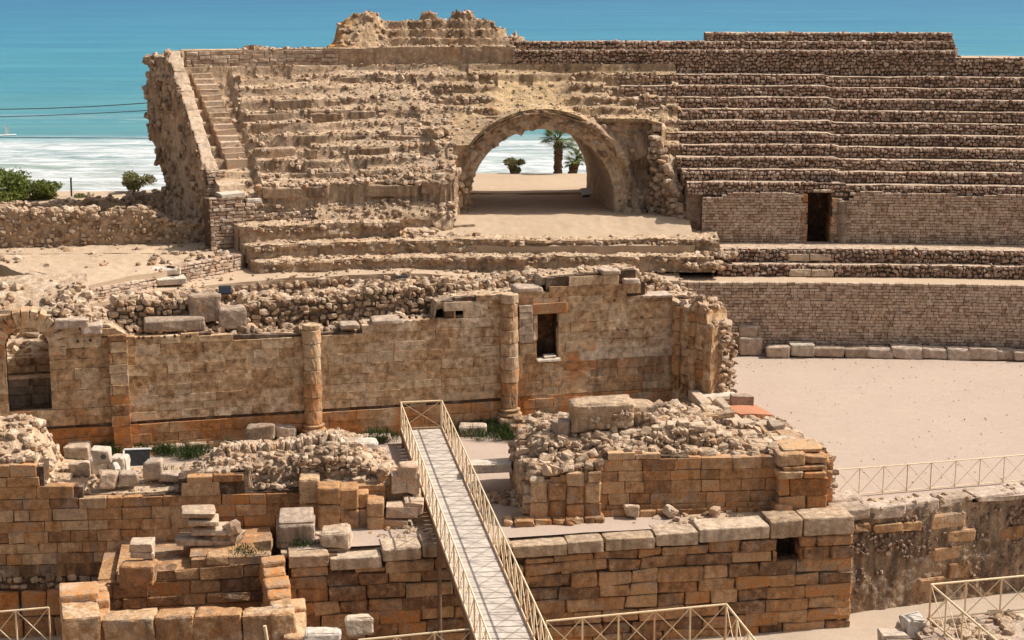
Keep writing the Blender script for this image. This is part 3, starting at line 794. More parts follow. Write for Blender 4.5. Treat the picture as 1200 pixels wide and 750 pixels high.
    us = np.arange(usm+2, uw, .12)
    vv = np.linspace(0, 1, 16)
    U, Vv = np.meshgrid(us, vv, indexing='ij'); Z = 11.7+(top(U)-11.7)*Vv
    D = 11.95+.10*n2(U*.9, Z*1.1, 61)+.05*n2(U*4, Z*5, 62)+.18*np.clip((12.5-Z)/.6, 0, 1)*(n1(U*.25, 8) > -.1)
    G = np.concatenate([CV.at(U, D), Z[..., None]], -1); T = np.zeros(U.shape+(4,)); T[..., 0] = .4+.4*n2(U*2, Z*3, 7); T[..., 1] = .06; T[..., 2] = .22+.4*n2(U*.6, Z*.7, 63)+.4*np.clip((12.6-Z)/.5, 0, 1)
    mb.add(G.reshape(-1, 3), grid_faces(*U.shape), T.reshape(-1, 4), 2)
    hf(mb, CV, np.arange(ub0, uw, .15), np.linspace(12.0, 13.3, 9), lambda U, D: top(U)+.05*n2(U*2, D*3, 64), skirt=11.6, m=2)
    scatter(mb, CV, 160, (usm-1, uw), (12., 13.), lambda u, d: top(u), (.04, .12), .7, .4, m=1)
    scatter(mb, CV, 14, (usm-1.4, usm+.6), (12.2, 13.), lambda u, d: top(u)+.0, (.12, .26), .7, .3, m=1)
    mb.build('back_wall', [M['brick'], M['rubble'], M['concrete']], st)
    mb = MB(); core(mb, CV, ub0+.2, uq(775, 13, 12), 10.6, lambda u: 13.1+0*u, 12.7, 14.6, step=1.); mb.build('outer_wall', M['concrete'], st)
    # heap of core masonry rising over the back wall
    mb = MB(); h0, h1 = uq(386, 13, 14), uq(618, 13, 14)
    Pf = [(386, 55), (391, 50), (396, 30), (402, 24), (425, 16), (430, 12), (437, 15), (446, 21), (456, 25), (462, 22), (475, 21), (480, 25), (493, 16), (500, 13), (512, 16), (524, 18), (534, 13), (545, 10), (556, 16), (563, 18), (578, 24), (590, 33), (600, 40), (604, 34), (612, 40), (618, 50)]
    pr = []
    for (a, b) in Pf:
        u = uq(a, 14, 14.5); q = CV.at(np.array(u), np.array(14.)); pr.append((u, PY(a, b, q[1])[2]))
    hp = interp(pr)
    def zh(U, D):
        ev = np.clip((D-12.7)/1.55, 0, 1)
        base = 13.45+ev*(hp(U)-13.45)
        q = .42; kk = base/q+.35*n2(U*.6, D*.8, 77); stp = (np.floor(kk)+np.clip((kk-np.floor(kk)-.84)/.16, 0, 1))*q
        left = np.clip((hp(uq(445, 14, 14.5))*0+U-uq(444, 14, 14.5))/.4, 0, 1)
        z = np.minimum(base*(1-left)+stp*left, hp(U)+.05)
        z = z+(.07+.30*(1-left))*n2(U*2.0, D*2.0, 78, 4)+(.05+.12*(1-left))*n2(U*6, D*6, 79)
        return np.where(D > 14.6, z-(D-14.6)*1.6, z)
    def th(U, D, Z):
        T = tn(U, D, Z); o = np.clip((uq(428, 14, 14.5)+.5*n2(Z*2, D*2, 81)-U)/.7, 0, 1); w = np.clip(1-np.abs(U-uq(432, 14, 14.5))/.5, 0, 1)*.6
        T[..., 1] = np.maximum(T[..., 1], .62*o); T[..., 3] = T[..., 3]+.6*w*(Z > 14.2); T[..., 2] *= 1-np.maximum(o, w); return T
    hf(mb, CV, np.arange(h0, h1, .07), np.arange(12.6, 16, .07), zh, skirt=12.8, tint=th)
    scatter(mb, CV, 260, (uq(450, 14, 14), h1-.3), (12.7, 14.6), zh, (.03, .12), .7, .4, tint=(.05, .15, .1), m=1)
    scatter(mb, CV, 40, (uq(497, 14, 14), uq(562, 14, 14)), (13.9, 14.6), zh, (.06, .18), .7, .3, tint=(.05, .15, .1), m=1)
    scatter(mb, CV, 60, (uq(392, 14, 14), uq(450, 14, 14)), (12.8, 14.5), zh, (.05, .18), .8, .55, tint=(.25, .05, .2), m=1, tpl=TR4)
    hm = stone_mat('heap_concrete', [(.34, .22, .13), (.42, .29, .17), (.48, .34, .2), (.55, .41, .26), (.42, .27, .14)], orange=(.55, .25, .03), pale=(.60, .42, .30), bump=1., dist=.06)
    mb.build('core_heap', [hm, M['rubble']], st)
    # stair against the end wall
    mb = MB(); cu, cd, cz = [], [], []
    for j in range(16):
        cd.append(6.6+.33*j+.2); cz.append(8.5+.255*j-.34); cu.append(ue+.85-(.02*j))
    cu, cd, cz = map(np.array, (cu, cd, cz)); T = np.zeros((16, 4)); T[:, 0] = rng.uniform(.3, .9, 16)
    blocks(mb, np.column_stack([CV.at(cu, cd), cz]), axes_of(CV, cu, .01), np.tile([.52, .3, .34], (16, 1)), T, .03, .03, .01)
    mb.build('stair', M['rubble'], st)

    # end wall with sloping coping, ragged on its far side
    ew = thing('end_wall', 'tall ragged end wall of the left bank with a pale sloping coping', 'wall', (-14.3, 80.6, 4.5))
    mb = MB(); ds = np.arange(6.2, 14.2, .1)
    b0 = CV.at(np.array(ue), np.array(6.3)); t0 = CV.at(np.array(uq(205, 12, 13.3)), np.array(12.))
    L = Line(b0, t0)                      # runs from the foot, back and up
    zs = lambda u: 8.05+np.clip(u, 0, L.L)*(13.45-8.05)/L.L
    uu = np.arange(-.02, 9.2, .1); vv = np.linspace(0, 1, 66)
    def edge(v): return 5.2+.9*np.sin(v*5.2+.6)*.5+.55*n1(v*5., 91, 3)+.25*n1(v*19, 92, 2)
    zt = lambda u: np.where(u <= L.L, zs(u), 13.45-(u-L.L)*2.2)
    U = np.zeros((60, 66)); Z = U.copy(); D = U.copy()
    for j, v in enumerate(vv):
        z = 4.3+v*(13.42-4.3)
        ufront = 0. if z <= 8.05 else (z-8.05)/(13.45-8.05)*L.L
        zz = (z-4.3)/9.1
        far = 4.8-1.2*np.clip((zz-.05)/.3, 0, 1)*0+np.interp(zz, [0, .18, .3, .42, .55, .62, .70, .76, .82, .9, 1.], [4.0, 4.2, 4.6, 6.3, 6.9, 7.4, 7.1, 8.0, 7.0, 6.9, 7.1])+.22*n1(zz*14, 91, 3)
        far = max(far-1.2, ufront+.15) if zz < .97 else ufront+.3
        w = np.linspace(0, 1, 60); U[:, j] = ufront+(far-ufront)*w; Z[:, j] = z
        bul = .35*fbm(np.stack([U[:, j]*.9, w*0+z*.9, w*0], -1), 4, 95)+.13*fbm(np.stack([U[:, j]*4, w*0+z*4, w*0], -1), 3, 96)
        D[:, j] = .42+bul*np.clip(w*3, 0.15, 1)-1.3*np.clip((w-.82)/.18, 0, 1)**2
    G = np.concatenate([L.at(U, D), Z[..., None]], -1)
    T = np.zeros(U.shape+(4,)); T[..., 0] = .35+.5*n2(U*2, Z*2, 6); T[..., 1] = .15; T[..., 2] = .3+.5*n2(U*.7, Z*.5, 97); T[..., 3] = 0
    mb.add(G.reshape(-1, 3), grid_faces(60, 66, True), T.reshape(-1, 4), 0)
    n = 420; iu = rng.integers(0, 59, n); iv = rng.integers(1, 65, n); c = G[iu, iv]
    s_ = rng.uniform(.07, .2, (n, 1)); TT = np.zeros((n, 4)); TT[:, 0] = rng.uniform(0, 1, n); TT[:, 2] = .3; TT[:, 1] = .1
    rocks(mb, c, s_*rng.uniform(.7, 1.3, (n, 3)), TT, m=1)
    # right-hand face of the wall and its coping
    uu = np.linspace(0, L.L, 24); core(mb, L, 0, L.L, 4.3, lambda u: zs(u), -.16, .40, step=.2, drop=.05, tint=(.5, .05, .1, 0), m=0)
    mb.build('wall', [M['concrete'], M['rubble']], ew)
    mb = MB(); cu = np.arange(.15, L.L, .31); N = len(cu)
    ang = math.atan2(13.45-8.05, L.L); A = np.zeros((N, 3, 3)); A[:, 0, :2] = L.t*math.cos(ang); A[:, 0, 2] = math.sin(ang); A[:, 1, :2] = L.n; A[:, 2, :2] = -L.t*math.sin(ang); A[:, 2, 2] = math.cos(ang)
    for i_ in range(N): chunk(mb, np.append(L.at(np.array(cu[i_]), np.array(.08+random.uniform(-.03, .03))), zs(cu[i_])-.03), (.24, random.uniform(.28, .33), .10), A[i_], T=(random.uniform(.4, .8), .03, random.uniform(0, .2), .22), amp=.06, cj=.03, rnd=.03)
    mb.build('coping', M['rubble'], ew)
    # ashlar nose of the end wall and the low wall running right from it
    mb = MB(); g = CV.at(np.array(ue+.25), np.array(5.6))
    nose = Line(CV.at(np.array(ue-.25), np.array(6.1)), CV.at(np.array(ue+.65), np.array(6.1)))
    masonry(mb, nose, 0, .9, 4.4, lambda u: 8.05+0*u, (.16, .22), (.25, .45), .6, .014, .03, .02, .008, .02, (), lambda u, z: np.column_stack([.15+.25*n2(u, z, 3), u*0+.1, u*0]), d0=-.1)
    core(mb, nose, 0, .9, 4.3, lambda u: 8.05+0*u, .0, .8, step=.4, m=1)
    mb.build('nose', [M['brick'], M['mortar']], ew)
    lw = thing('stepped_wall', 'low warm-brown block wall stepping down below the left stair', 'wall', (-10, 80, 4.5))
    a, b = uq(244, 4.6, 6), uq(470, 4.6, 6)
    pr = [(uq(p, 4.5, z), z) for p, z in [(240, 7.0), (256, 7.0), (285, 7.0), (286, 6.7), (304, 6.7), (305, 6.25), (340, 6.2), (360, 6.05), (371, 6.15), (373, 5.75), (470, 5.6), (520, 5.5)]]
    top = interp(pr); mb = MB()
    masonry(mb, CV, a, b, 4.4, top, (.15, .2), (.22, .42), .3, .014, .03, .02, .008, .02, (), lambda u, z: np.column_stack([.2+.25*n2(u, z, 3), .05+.2*n2(u, z, 5), u*0+.05]), d0=4.35)
    core(mb, CV, a, b, 4.2, top, 4.42, 5.3, step=.3, m=1, tint=(.5, .1, .1, .1))
    us = np.arange(a+.3, b, .12)
    mb.build('wall', [M['brick'], M['mortar']], lw)
    mb = MB()
    for (p, z, w) in [(270, 7.06, .55), (295, 6.78, .38)]:
        q = CV.at(np.array(uq(p, 4.8, z)), np.array(4.85)); box(mb, (q[0], q[1], z), (w, .45, .1), .45, (.8, .05, .1, .5), .04, .04, .012)
    mb.build('cap_slab', M['pale'], lw)

def build_arch():
    """barrel vault of the gate: front ring, pier faces and tunnel"""
    vt = thing('vaulted_gate', 'wide concrete vault through the seats, open to the sea', 'archway', (1.6, 83.3, 5.5))
    cx, Y0, r, zsp, zf = 1.5, 84.2, 3.6, 6.12, 5.4
    ax = np.array([-.11, 1.]); depth = 9.2
    n = 96; s = np.linspace(0, 1, n)
    th = np.concatenate([np.full(14, math.pi), np.linspace(math.pi, 0, 68), np.full(14, 0)])
    X = r*np.cos(th); Z = zsp+r*np.sin(th)*1.0; Z[:14] = np.linspace(zf-.8, zsp, 14); Z[-14:] = np.linspace(zsp, zf-.8, 14)
    # outer outline of the face
    dx = np.cos(th); dz = np.sin(th); dz[:14] = 0; dz[-14:] = 0
    XL, XR = -4.7, 5.7; ZT = np.where(np.cos(th) < 0, 8.9, 10.15)-zsp
    k = np.minimum(np.where(np.abs(dx) > 1e-6, np.where(dx < 0, XL, XR)/np.where(abs(dx) < 1e-6, 1, dx), 99), np.where(dz > 1e-6, ZT/np.where(dz < 1e-6, 1, dz), 99))
    k = np.maximum(k, r+.86); k = k+.12*n1(np.linspace(0, 9, n), 109, 3); ko = k/r
    rad = np.linspace(0, 1, 26); Gx = np.zeros((n, 26)); Gz = Gx.copy(); Gy = Gx.copy()
    for j, q in enumerate(rad):
        Gx[:, j] = X+dx*(k-r)*q; Gz[:, j] = Z+dz*(k-r)*q
        dist = (k-r)*q
        rim = np.clip((dist-.72)/.08, 0, 1)*np.clip((th < 2.6)*(th > .4)+0., 0, 1)
        pier = -np.clip((dist-1.0)/.35, 0, 1)*(.55+.5*fbm(np.stack([Gx[:, j]*.8, Gz[:, j]*1.3, Gx[:, j]*0], -1), 4, 115))*np.clip((Gz[:, j]-6.3)/1., 0, 1)*(dist > 1.)
        Gy[:, j] = -.30*rim-pier+.22*fbm(np.stack([Gx[:, j]*1.1, Gz[:, j]*1.1, Gx[:, j]*0], -1), 4, 101)*min(1, .3+j/8)*(1+1.2*np.clip((Gx[:, j]-4)/.6, 0, 1))+.12*fbm(np.stack([Gx[:, j]*5, Gz[:, j]*5, Gx[:, j]*0], -1), 3, 102)
    Gx[:, 25] = Gx[:, 24]; Gz[:, 25] = Gz[:, 24]; Gy[:, 25] = 2.4
    V = np.stack([cx+Gx+ax[0]*Gy, Y0+Gy, Gz], -1)
    T = np.zeros((n, 26, 4)); T[..., 0] = .5+.45*n2(Gx*1.2, Gz*1.2, 103); T[..., 1] = .12+.2*n2(Gx*.6, Gz*.6, 104); T[..., 2] = .1+.6*n2(Gx*.7, Gz*.35, 105)+.5*np.clip((Gx-3.8)/.6, 0, 1)+.35*(np.abs((k[:, None]-r)*rad[None]-.74) < .14); T[..., 3] = .05  # includes a painted shadow line under the rim of the ring
    mb = MB(); mb.add(V.reshape(-1, 3), grid_faces(n, 26, True), T.reshape(-1, 4))
    m_ = 260; ii = rng.integers(0, n, m_); jj = rng.integers(1, 24, m_); cc = V[ii, jj]; TT = np.zeros((m_, 4)); TT[:, 0] = rng.uniform(0, 1, m_); TT[:, 2] = .15; TT[:, 1] = .1
    sz_ = rng.uniform(.06, .2, (m_, 1)); rocks(mb, cc+np.array([0, .03, 0]), sz_*np.column_stack([rng.uniform(.8, 1.4, m_), np.full(m_, .5), rng.uniform(.6, 1., m_)]), TT, rot=rotm(rng.uniform(-.2, .2, m_), rng.uniform(-.6, .6, m_), rng.uniform(-.2, .2, m_)), m=1, tpl=TR4)
    mb.build('arch_face', [M['concrete'], M['rubble']], vt)
    mb = MB(); ys = np.linspace(0, depth, 44)
    Xi, Yi = np.meshgrid(X, ys, indexing='ij'); Zi = np.repeat(Z[:, None], 44, 1)
    nz = .07*fbm(np.stack([Xi*1.3, Yi*1.3, Zi*1.3], -1), 4, 106)+.03*fbm(np.stack([Xi*6, Yi*6, Zi*6], -1), 2, 107); nz[:, 0] = 0
    V = np.stack([cx+Xi+dx[:, None]*nz+ax[0]*(Yi+Gy[:, :1]), Y0+Yi+Gy[:, :1]*(1-Yi/depth), Zi+dz[:, None]*nz], -1)
    T = np.zeros(Xi.shape+(4,)); T[..., 0] = .5+.4*n2(Yi*1.5, Zi, 108); T[..., 1] = .15; T[..., 2] = .15
    mb.add(V.reshape(-1, 3), grid_faces(n, 44), T.reshape(-1, 4))
    # solid masses to either side of the tunnel and over it
    for (xa, xb, za, zb) in [(-4.6, -r-.12, 3.5, 8.6), (r+.12, 5.9, 3.5, 10.02), (-2.6, 2.6, zsp+r+.1, 10.2)]:
        c = np.array([(xa, 1.5), (xb, 1.5), (xb, depth), (xa, depth)])
        q = np.stack([cx+c[:, 0]+ax[0]*c[:, 1], Y0+c[:, 1]], 1)
        mb.add(np.vstack([np.column_stack([q, np.full(4, za)]), np.column_stack([q, np.full(4, zb)])]), BOXQ, (.5, .1, .2, 0))
    mb.build('vault', M['concrete'], vt)
    # flared passage walls in front: right cheek and left stepped cheek
    mb = MB(); R0 = Line((cx+5.35, 84.1), CV.at(np.array(uq(803, 4.7, 4.6)), np.array(4.6)))
    ch = lambda u: 10.2-np.clip(u/R0.L, 0, 1)**.8*4.9+.3*n1(u*1.6, 7)
    core(mb, R0, 0, R0.L, 4.2, ch, 0, -.0-.8+1.6, step=.15, drop=.1, tint=(.4, .15, .3, 0))
    rubble_face(mb, R0, 0, R0.L, 4.5, ch, .3, -.12, tint=lambda u, z: np.column_stack([u*0+.12, .25+.3*n2(u, z, 4), u*0]), m=1, prot=.06)
    R1 = Line((R0.p0[0]+.9, R0.p0[1]), (R0.at(R0.L, 0.)[0]+.9, R0.at(R0.L, 0.)[1]))
    N = 70; u = rng.uniform(0, R0.L, N); s_ = rng.uniform(.12, .28, (N, 1)); TT = np.zeros((N, 4)); TT[:, 0] = rng.uniform(0, 1, N)
    rocks(mb, np.column_stack([R0.at(u, rng.uniform(.05, .8, N)), ch(u)-.05]), s_*rng.uniform(.7, 1.2, (N, 3)), TT, m=1)
    mb.build('passage_wall', [M['concrete'], M['rubble']], vt)
    # left cheek: end of the eroded bank, rubble under an overhang
    mb = MB(); l0 = CV.at(np.array(uq(470, 4.6, 5)), np.array(4.7)); l1 = (cx-4.2, 83.2); L0 = Line(l0, l1)
    cl = lambda u: 6.0+np.clip(u/L0.L, 0, 1)**1.2*1.8+.3*n1(u*1.2, 9)
    U, Vv = np.meshgrid(np.linspace(0, L0.L, 70), np.linspace(0, 1, 40), indexing='ij'); Zc = 4.5+(cl(U)-4.5)*Vv
    D = .25+.35*fbm(np.stack([U*1.1, Zc*1.1, U*0], -1), 4, 111)+.12*fbm(np.stack([U*4, Zc*4, U*0], -1), 3, 112)-.45*np.clip((Vv-.6)/.2, 0, 1)
    G = np.concatenate([L0.at(U, D), Zc[..., None]], -1); T = np.zeros(U.shape+(4,)); T[..., 0] = .5+.5*n2(U*2, Zc*2, 113); T[..., 1] = .1; T[..., 2] = .25+.4*n2(U, Zc, 114)
    mb.add(G.reshape(-1, 3), grid_faces(70, 40), T.reshape(-1, 4))
    hf(mb, L0, np.linspace(0, L0.L, 50), np.linspace(-.3, 1.6, 16), lambda U, D: cl(U)+.1*n2(U*2, D*2, 4)+D*.35, skirt=5.6)
    n = 170; u = rng.uniform(0, L0.L, n); zz = 4.6+rng.uniform(0, 1, n)*(cl(u)-4.6); s_ = rng.uniform(.08, .26, (n, 1)); TT = np.zeros((n, 4)); TT[:, 0] = rng.uniform(0, 1, n); TT[:, 2] = .1
    rocks(mb, np.column_stack([L0.at(u, .1+rng.normal(0, .12, n)), zz]), s_*rng.uniform(.7, 1.3, (n, 3)), TT, m=1)
    # stepped right edge of the eroded bank, standing left of the arch
    E = Line(CV.at(np.array(uq(505, 5.2, 7)), np.array(5.4)), (cx-4.0, 83.9))
    for k in range(5):
        z0 = 6.6+.62*k; us_ = .55*k
        core(mb, E, us_*.55, E.L, z0-.7, lambda u: z0+.62+.0*u, .30*k-.1, 3, step=.3, drop=.02, tint=(.5, .1, .2, .1))
        rubble_face(mb, E, us_*.55, E.L, z0-.05, lambda u: z0+.6+0*u, .3, .30*k-.25, m=1, tint=lambda u, z: np.column_stack([u*0+.08, u*0+.2, u*0]))
        scatter(mb, E, 30, (us_*.55, E.L), (.3*k-.1, .3*k+.4), lambda u, d: z0+.6+0*u, (.06, .18), .7, .4, m=1)
    mb.build('broken_pier', [M['concrete'], M['rubble']], vt)
    # floor of the passage and the platform in front
    mb = MB()
    def zp(U, D): return np.where(D > 82.2, 5.62-.02*(D-83), 4.5+np.clip((D-78.6)/3.6, 0, 1)*1.12)+.05*n2(U*1.2, D*1.2, 4)+.03*n2(U*4, D*4, 5)-.10*np.clip(n2(U*.8, D*.8, 14), 0, 1)
    hf(mb, XY, np.linspace(-6.5, 8.6, 150), np.concatenate([np.linspace(79.3, 84, 80), np.linspace(84.1, 100.5, 70)]), zp, skirt=3.8, smooth=True)
    tag(mb.build('gate_path', M['earth']), kind='structure')

def build_benches():
    """low curved ledges in the middle and on the left, below the gate"""
    bn = thing('curved_ledges', 'worn curved stone ledges sweeping across below the vaulted gate', 'ledge', (-4, 78, 3.6))
    ub = uq(843, 2.5, 4.4)
    for (px0, px1, o, zb, zt, w, nm) in [(283, 470, 3.0, 4.9, 5.75, 1.6, 0), (291, 846, 2.05, 4.3, 5.0, 2.8, 1), (300, 838, 1.1, 3.75, 4.35, 1.1, 2)]:
        a, b = uq(px0, o, zt), uq(px1, o, zt); mb = MB()
        rd = lambda u: np.clip((u-a)/.7, 0, 1)
        wob = lambda u: .16*n1(u*.4, 200+nm)+.07*n1(u*2.2, 210+nm)
        def F_d(U, D): return D
        us = np.arange(a, b, .11); front = .28*(1-np.sqrt(1-(1-rd(us))**2))*2
        ts = np.concatenate([np.linspace(0, .5, 8), np.linspace(.6, w, 10)])
        U = np.repeat(us[:, None], 18+9, 1); D = np.zeros_like(U); Z = D.copy()
        vz = np.linspace(0, 1, 9)
        for i, u in enumerate(us):
            tp = zt+wob(u)*.4
            D[i, :9] = o+front[i]+.14*vn(np.stack([u*1.8+vz*0, vz*2.2, vz*0], -1), 220+nm)+.10*np.abs(vn(np.stack([u*5+vz*0, vz*5, vz*0], -1), 221))+.05*vn(np.stack([u*13+vz*0, vz*9, vz*0], -1), 225)-.07*(vz > .8)
            Z[i, :9] = zb-.15+(tp-zb+.15)*vz
            D[i, 9:] = o+front[i]+.04+ts*(1 if nm != 0 else 1); Z[i, 9:] = tp+.06*vn(np.stack([u*2+ts*0, ts*2, ts*0], -1), 222)+.05*vn(np.stack([u*7+ts*0, ts*7, ts*0], -1), 226)+ts*.03
        G = np.concatenate([CV.at(U, D), Z[..., None]], -1); T = np.zeros(U.shape+(4,))
        T[..., 0] = .5+.5*n2(U*2, Z*3+D, 223); T[:, :9, 2] = .32+.4*n2(U[:, :9]*.7, Z[:, :9], 224); T[:, 9:, 3] = .12; T[..., 1] = .04
        mb.add(G.reshape(-1, 3), grid_faces(len(us), 27), T.reshape(-1, 4))
        # blunt end
        e = G[0]; mb.add(np.vstack([e, e*np.array([1, 1, 0])+np.array([0, 0, zb-.4])]), [[i+1, i, i+27, i+28] for i in range(26)], (.5, .1, .3, 0))
        e = G[-1]; mb.add(np.vstack([e, e*np.array([1, 1, 0])+np.array([0, 0, zb-.4])]), [[i, i+1, i+28, i+27] for i in range(26)], (.5, .1, .3, 0))
        scatter(mb, CV, int((b-a)*14), (a+.3, b), (o+.02, o+w*.9), lambda u, d: zt+wob(u)*.4+(d-o)*.03, (.025, .10), .7, .4, m=1, tint=(.05, .1, .2))
        scatter(mb, CV, int((b-a)*9), (a+.3, b), (o-.02, o+.2), lambda u, d: zt+wob(u)*.4-.16-.5*(zt-zb)*np.abs(n2(u*9, d*9, 228)), (.04, .17), .7, .35, m=1, tint=(.05, .2, .15), tpl=TR4)
        scatter(mb, CV, int((b-a)*3), (a+.3, b), (o-.35, o), lambda u, d: 0*u+zb-.1, (.05, .15), .7, .3, m=1, tint=(.05, .2, .1))
        mb.build('ledge', [M['concrete'], M['rubble']], bn)
    # rubble ends of the ledges in the middle of the slope
    mb = MB()
    for (p, o, z, k) in [(478, 3.3, 5.2, 40), (545, 3.6, 5.2, 30), (825, 1.4, 4.2, 60), (838, 2.2, 4.6, 40), (500, 3.9, 5.3, 30)]:
        u = uq(p, o, z)
        mb = MB(); scatter(mb, CV, k*3, (u-.9, u+.9), (o-.6, o+.5), lambda uu, d: z+.3*n2(uu*2, d*2, 5)-.3, (.06, .24), .7, .3, m=0, tint=(.08, .2, .1)); mb.build('ledge_rubble', M['rubble'], bn)
    # broken steps beside the platform
    mb = MB()
    for i, (p0, p1, o, z) in enumerate([(474, 512, 3.4, 5.25), (476, 545, 2.9, 5.05), (515, 560, 4.1, 5.35), (478, 520, 4.2, 5.6)]):
        ua, uc = uq(p0, o, z), uq(p1, o, z); q = CV.at(np.array((ua+uc)/2), np.array(o+.4)); box(mb, (q[0], q[1], z-.2), ((uc-ua)/2, .5, .24), .02, (.6, .05, .15, .2), .06, .1, .025)
    mb.build('step', M['rubble'], bn)
    # mid podium wall carrying the left path (mostly hidden behind the church)
    mp = thing('path_retaining_wall', 'low dark rubble retaining wall under the pale left path', 'wall', (-8, 77, 0))
    mb = MB(); a, b = uq(-60, 0, 3.5), uq(800, 0, 2)
    zt = lambda u: 3.72+.08*n1(u*.6, 5)-.35*np.clip((u-uq(480, 0, 3.7))/6, 0, 1)
    core(mb, CV, a, b, -.2, zt, .06, .6, step=.4)
    rubble_face(mb, CV, a, b, 1.6, zt, .26, -.05, tint=lambda u, z: np.column_stack([u*0+.1, u*0+.3, u*0]), m=1)
    mb.build('wall', [M['concrete'], M['rubble']], mp)
    mb = MB(); hf(mb, CV, np.arange(a, b, .25), np.linspace(.08, 4.6, 16), lambda U, D: zt(U)+.05+.05*n2(U*1.2, D*1.2, 6)+.06*D, skirt=3., smooth=True)
    n = int(60); scatter(mb, CV, 220, (a, b), (.1, 1.4), lambda u, d: zt(u)+.08+.06*d, (.03, .1), .6, .4, m=1)
    mb.build('path', [M['earth'], M['rubble']], mp)
# ================================================================== LEFT TERRACE
def build_terrace():
    k = [P(-40, 372, 4.0), P(34, 338, 4.55), P(60, 352, 4.5), P(90, 350, 4.5), P(150, 338, 4.5), P(272, 316, 4.5)]
    mb = MB()
    pts = np.array([P(-60, 331, 3.95), P(0, 326, 3.95), P(30, 338, 3.95), P(92, 352, 3.95), P(184, 334, 3.95), P(205, 330, 3.95), P(283, 315, 3.95), P(300, 306, 3.95)])+[0, .25, 0]
    xs = np.linspace(-29, -9.5, 150); ts = np.linspace(0, 1, 90)
    y0 = np.interp(xs, pts[:, 0], pts[:, 1]); y1 = np.interp(xs, [-29, -15, -9], [86, 84.5, 81.5])
    G = np.zeros((150, 90, 3)); G[..., 0] = xs[:, None]; G[..., 1] = y0[:, None]+(y1-y0)[:, None]*ts[None]
    G[..., 2] = 4.5+.10*n2(G[..., 0]*.6, G[..., 1]*.6, 301)+.07*n2(G[..., 0]*2.3, G[..., 1]*2.3, 302)+.1*ts[None]
    edge = G[:, :1].copy(); edge[..., 2] = 3.4; G2 = np.concatenate([edge, G], 1)
    mb.add(G2.reshape(-1, 3), grid_faces(150, 91), (.5, .0, .0, 0))
    tag(mb.build('terrace', M['earth']), kind='structure')
    # loose rubble lying over the terrace: too many bits to count
    mb = MB(); n = 620
    px = rng.uniform(-20, 275, n); py = rng.uniform(268, 335, n); keep = (py < 334-abs(px-80)*.14) & (n2(px*.02, py*.05, 303) > -.15)
    q = np.array([P(a, b, 4.55) for a, b in zip(px[keep], py[keep])]); n = len(q); s = .04+.13*rng.uniform(0, 1, n)**2
    T = np.zeros((n, 4)); T[:, 0] = rng.uniform(0, 1, n); T[:, 3] = .15
    q[:, 2] += s*.25; rocks(mb, q, np.column_stack([s*1.2, s, s*.7]), T)
    o = mb.build('rubble', M['rubble']); tag(o, 'scatter of small broken stones over the left terrace', 'rubble', kind='stuff')
    # kerb wall of thin blocks along the terrace front
    kw = thing('kerb_wall', 'low wall of flat tan blocks edging the left terrace above the path', 'wall', (-16, 76, 3.9))
    segs = [((30, 338), (92, 352), .75), ((92, 352), (184, 334), .35), ((205, 330), (283, 315), .72)]
    for i, (a, b, h) in enumerate(segs):
        p0, p1 = P(a[0], a[1], 3.95), P(b[0], b[1], 3.95); L = Line(p0, p1); mb = MB()
        top = lambda u: 3.95+h+.04*n1(u*1.3, 310+i)
        masonry(mb, L, 0, L.L, 3.75, top, (.13, .18), (.3, .55), .4, .014, .03, .02, .008, .02, (), lambda u, z: np.column_stack([.15+.2*n2(u, z, 3), u*0+.05, u*0+.15]))
        core(mb, L, 0, L.L, 3.4, top, .06, .5, step=.4, m=1)
        mb.build('wall', [M['brick'], M['mortar']], kw)
    for (px, py, z, w, d, h, lab) in [(199, 332, 3.98, .62, .42, .14, 'lower pale step slab at the gap in the terrace kerb wall'), (193, 321, 4.3, .62, .42, .14, 'upper pale step slab at the gap in the terrace kerb wall')]:
        g = P(px, py, z); mb = MB(); box(mb, (g[0], g[1]+.3, z+.08), (w, d, h), .25, (.7, .05, .1, .5), .05, .05, .012)
        tag(mb.build('step_slab', M['pale']), lab, 'step')
    # low wall at the back of the terrace
    bw = thing('low_wall', 'rough low rubble wall closing the back of the left terrace', 'wall', (-19, 81, 4.5))
    L = Line(P(-60, 294, 4.5), P(250, 286, 4.5)); mb = MB()
    top = interp(L.prof([(-60, 244), (0, 247), (50, 248), (115, 246), (117, 256), (122, 252), (140, 246), (165, 244), (180, 250), (192, 258), (196, 262), (238, 262), (250, 260)]))
    core(mb, L, 0, L.L, 4.2, top, .08, 1.0, step=.2, tint=(.5, .1, .2, .1))
    rubble_face(mb, L, 0, L.L, 4.4, top, .2, .02, dens=.6, tint=lambda u, z: np.column_stack([u*0+.12, .15+.25*n2(u*.5, z, 3), u*0]), m=1)
    scatter(mb, L, 260, (0, L.L), (0, 1.), lambda u, d: top(u)-.05, (.07, .22), .7, .35, m=1)
    mb.build('wall', [M['concrete'], M['rubble']], bw)
    bw2 = thing('low_wall', 'second low rubble wall lying behind the terrace wall, left of the tall end wall', 'wall', (-17, 88, 4.5))
    L = Line((-29, 89), (-16.2, 88.4)); mb = MB()
    top = interp(L.prof([(-80, 239), (0, 240), (70, 238), (100, 234), (128, 231), (130, 236), (142, 236), (143, 228), (190, 226), (240, 224)]))
    core(mb, L, 0, L.L, 4.2, top, .08, .9, step=.3, tint=(.5, .1, .2, .1))
    rubble_face(mb, L, 0, L.L, 4.4, top, .2, .02, dens=.5, tint=lambda u, z: np.column_stack([u*0+.12, .2+.3*n2(u*.5, z, 3), u*0]), m=1)
    scatter(mb, L, 120, (0, L.L), (0, .9), lambda u, d: top(u)-.05, (.07, .2), .7, .35, m=1)
    mb.build('wall', [M['concrete'], M['rubble']], bw2)

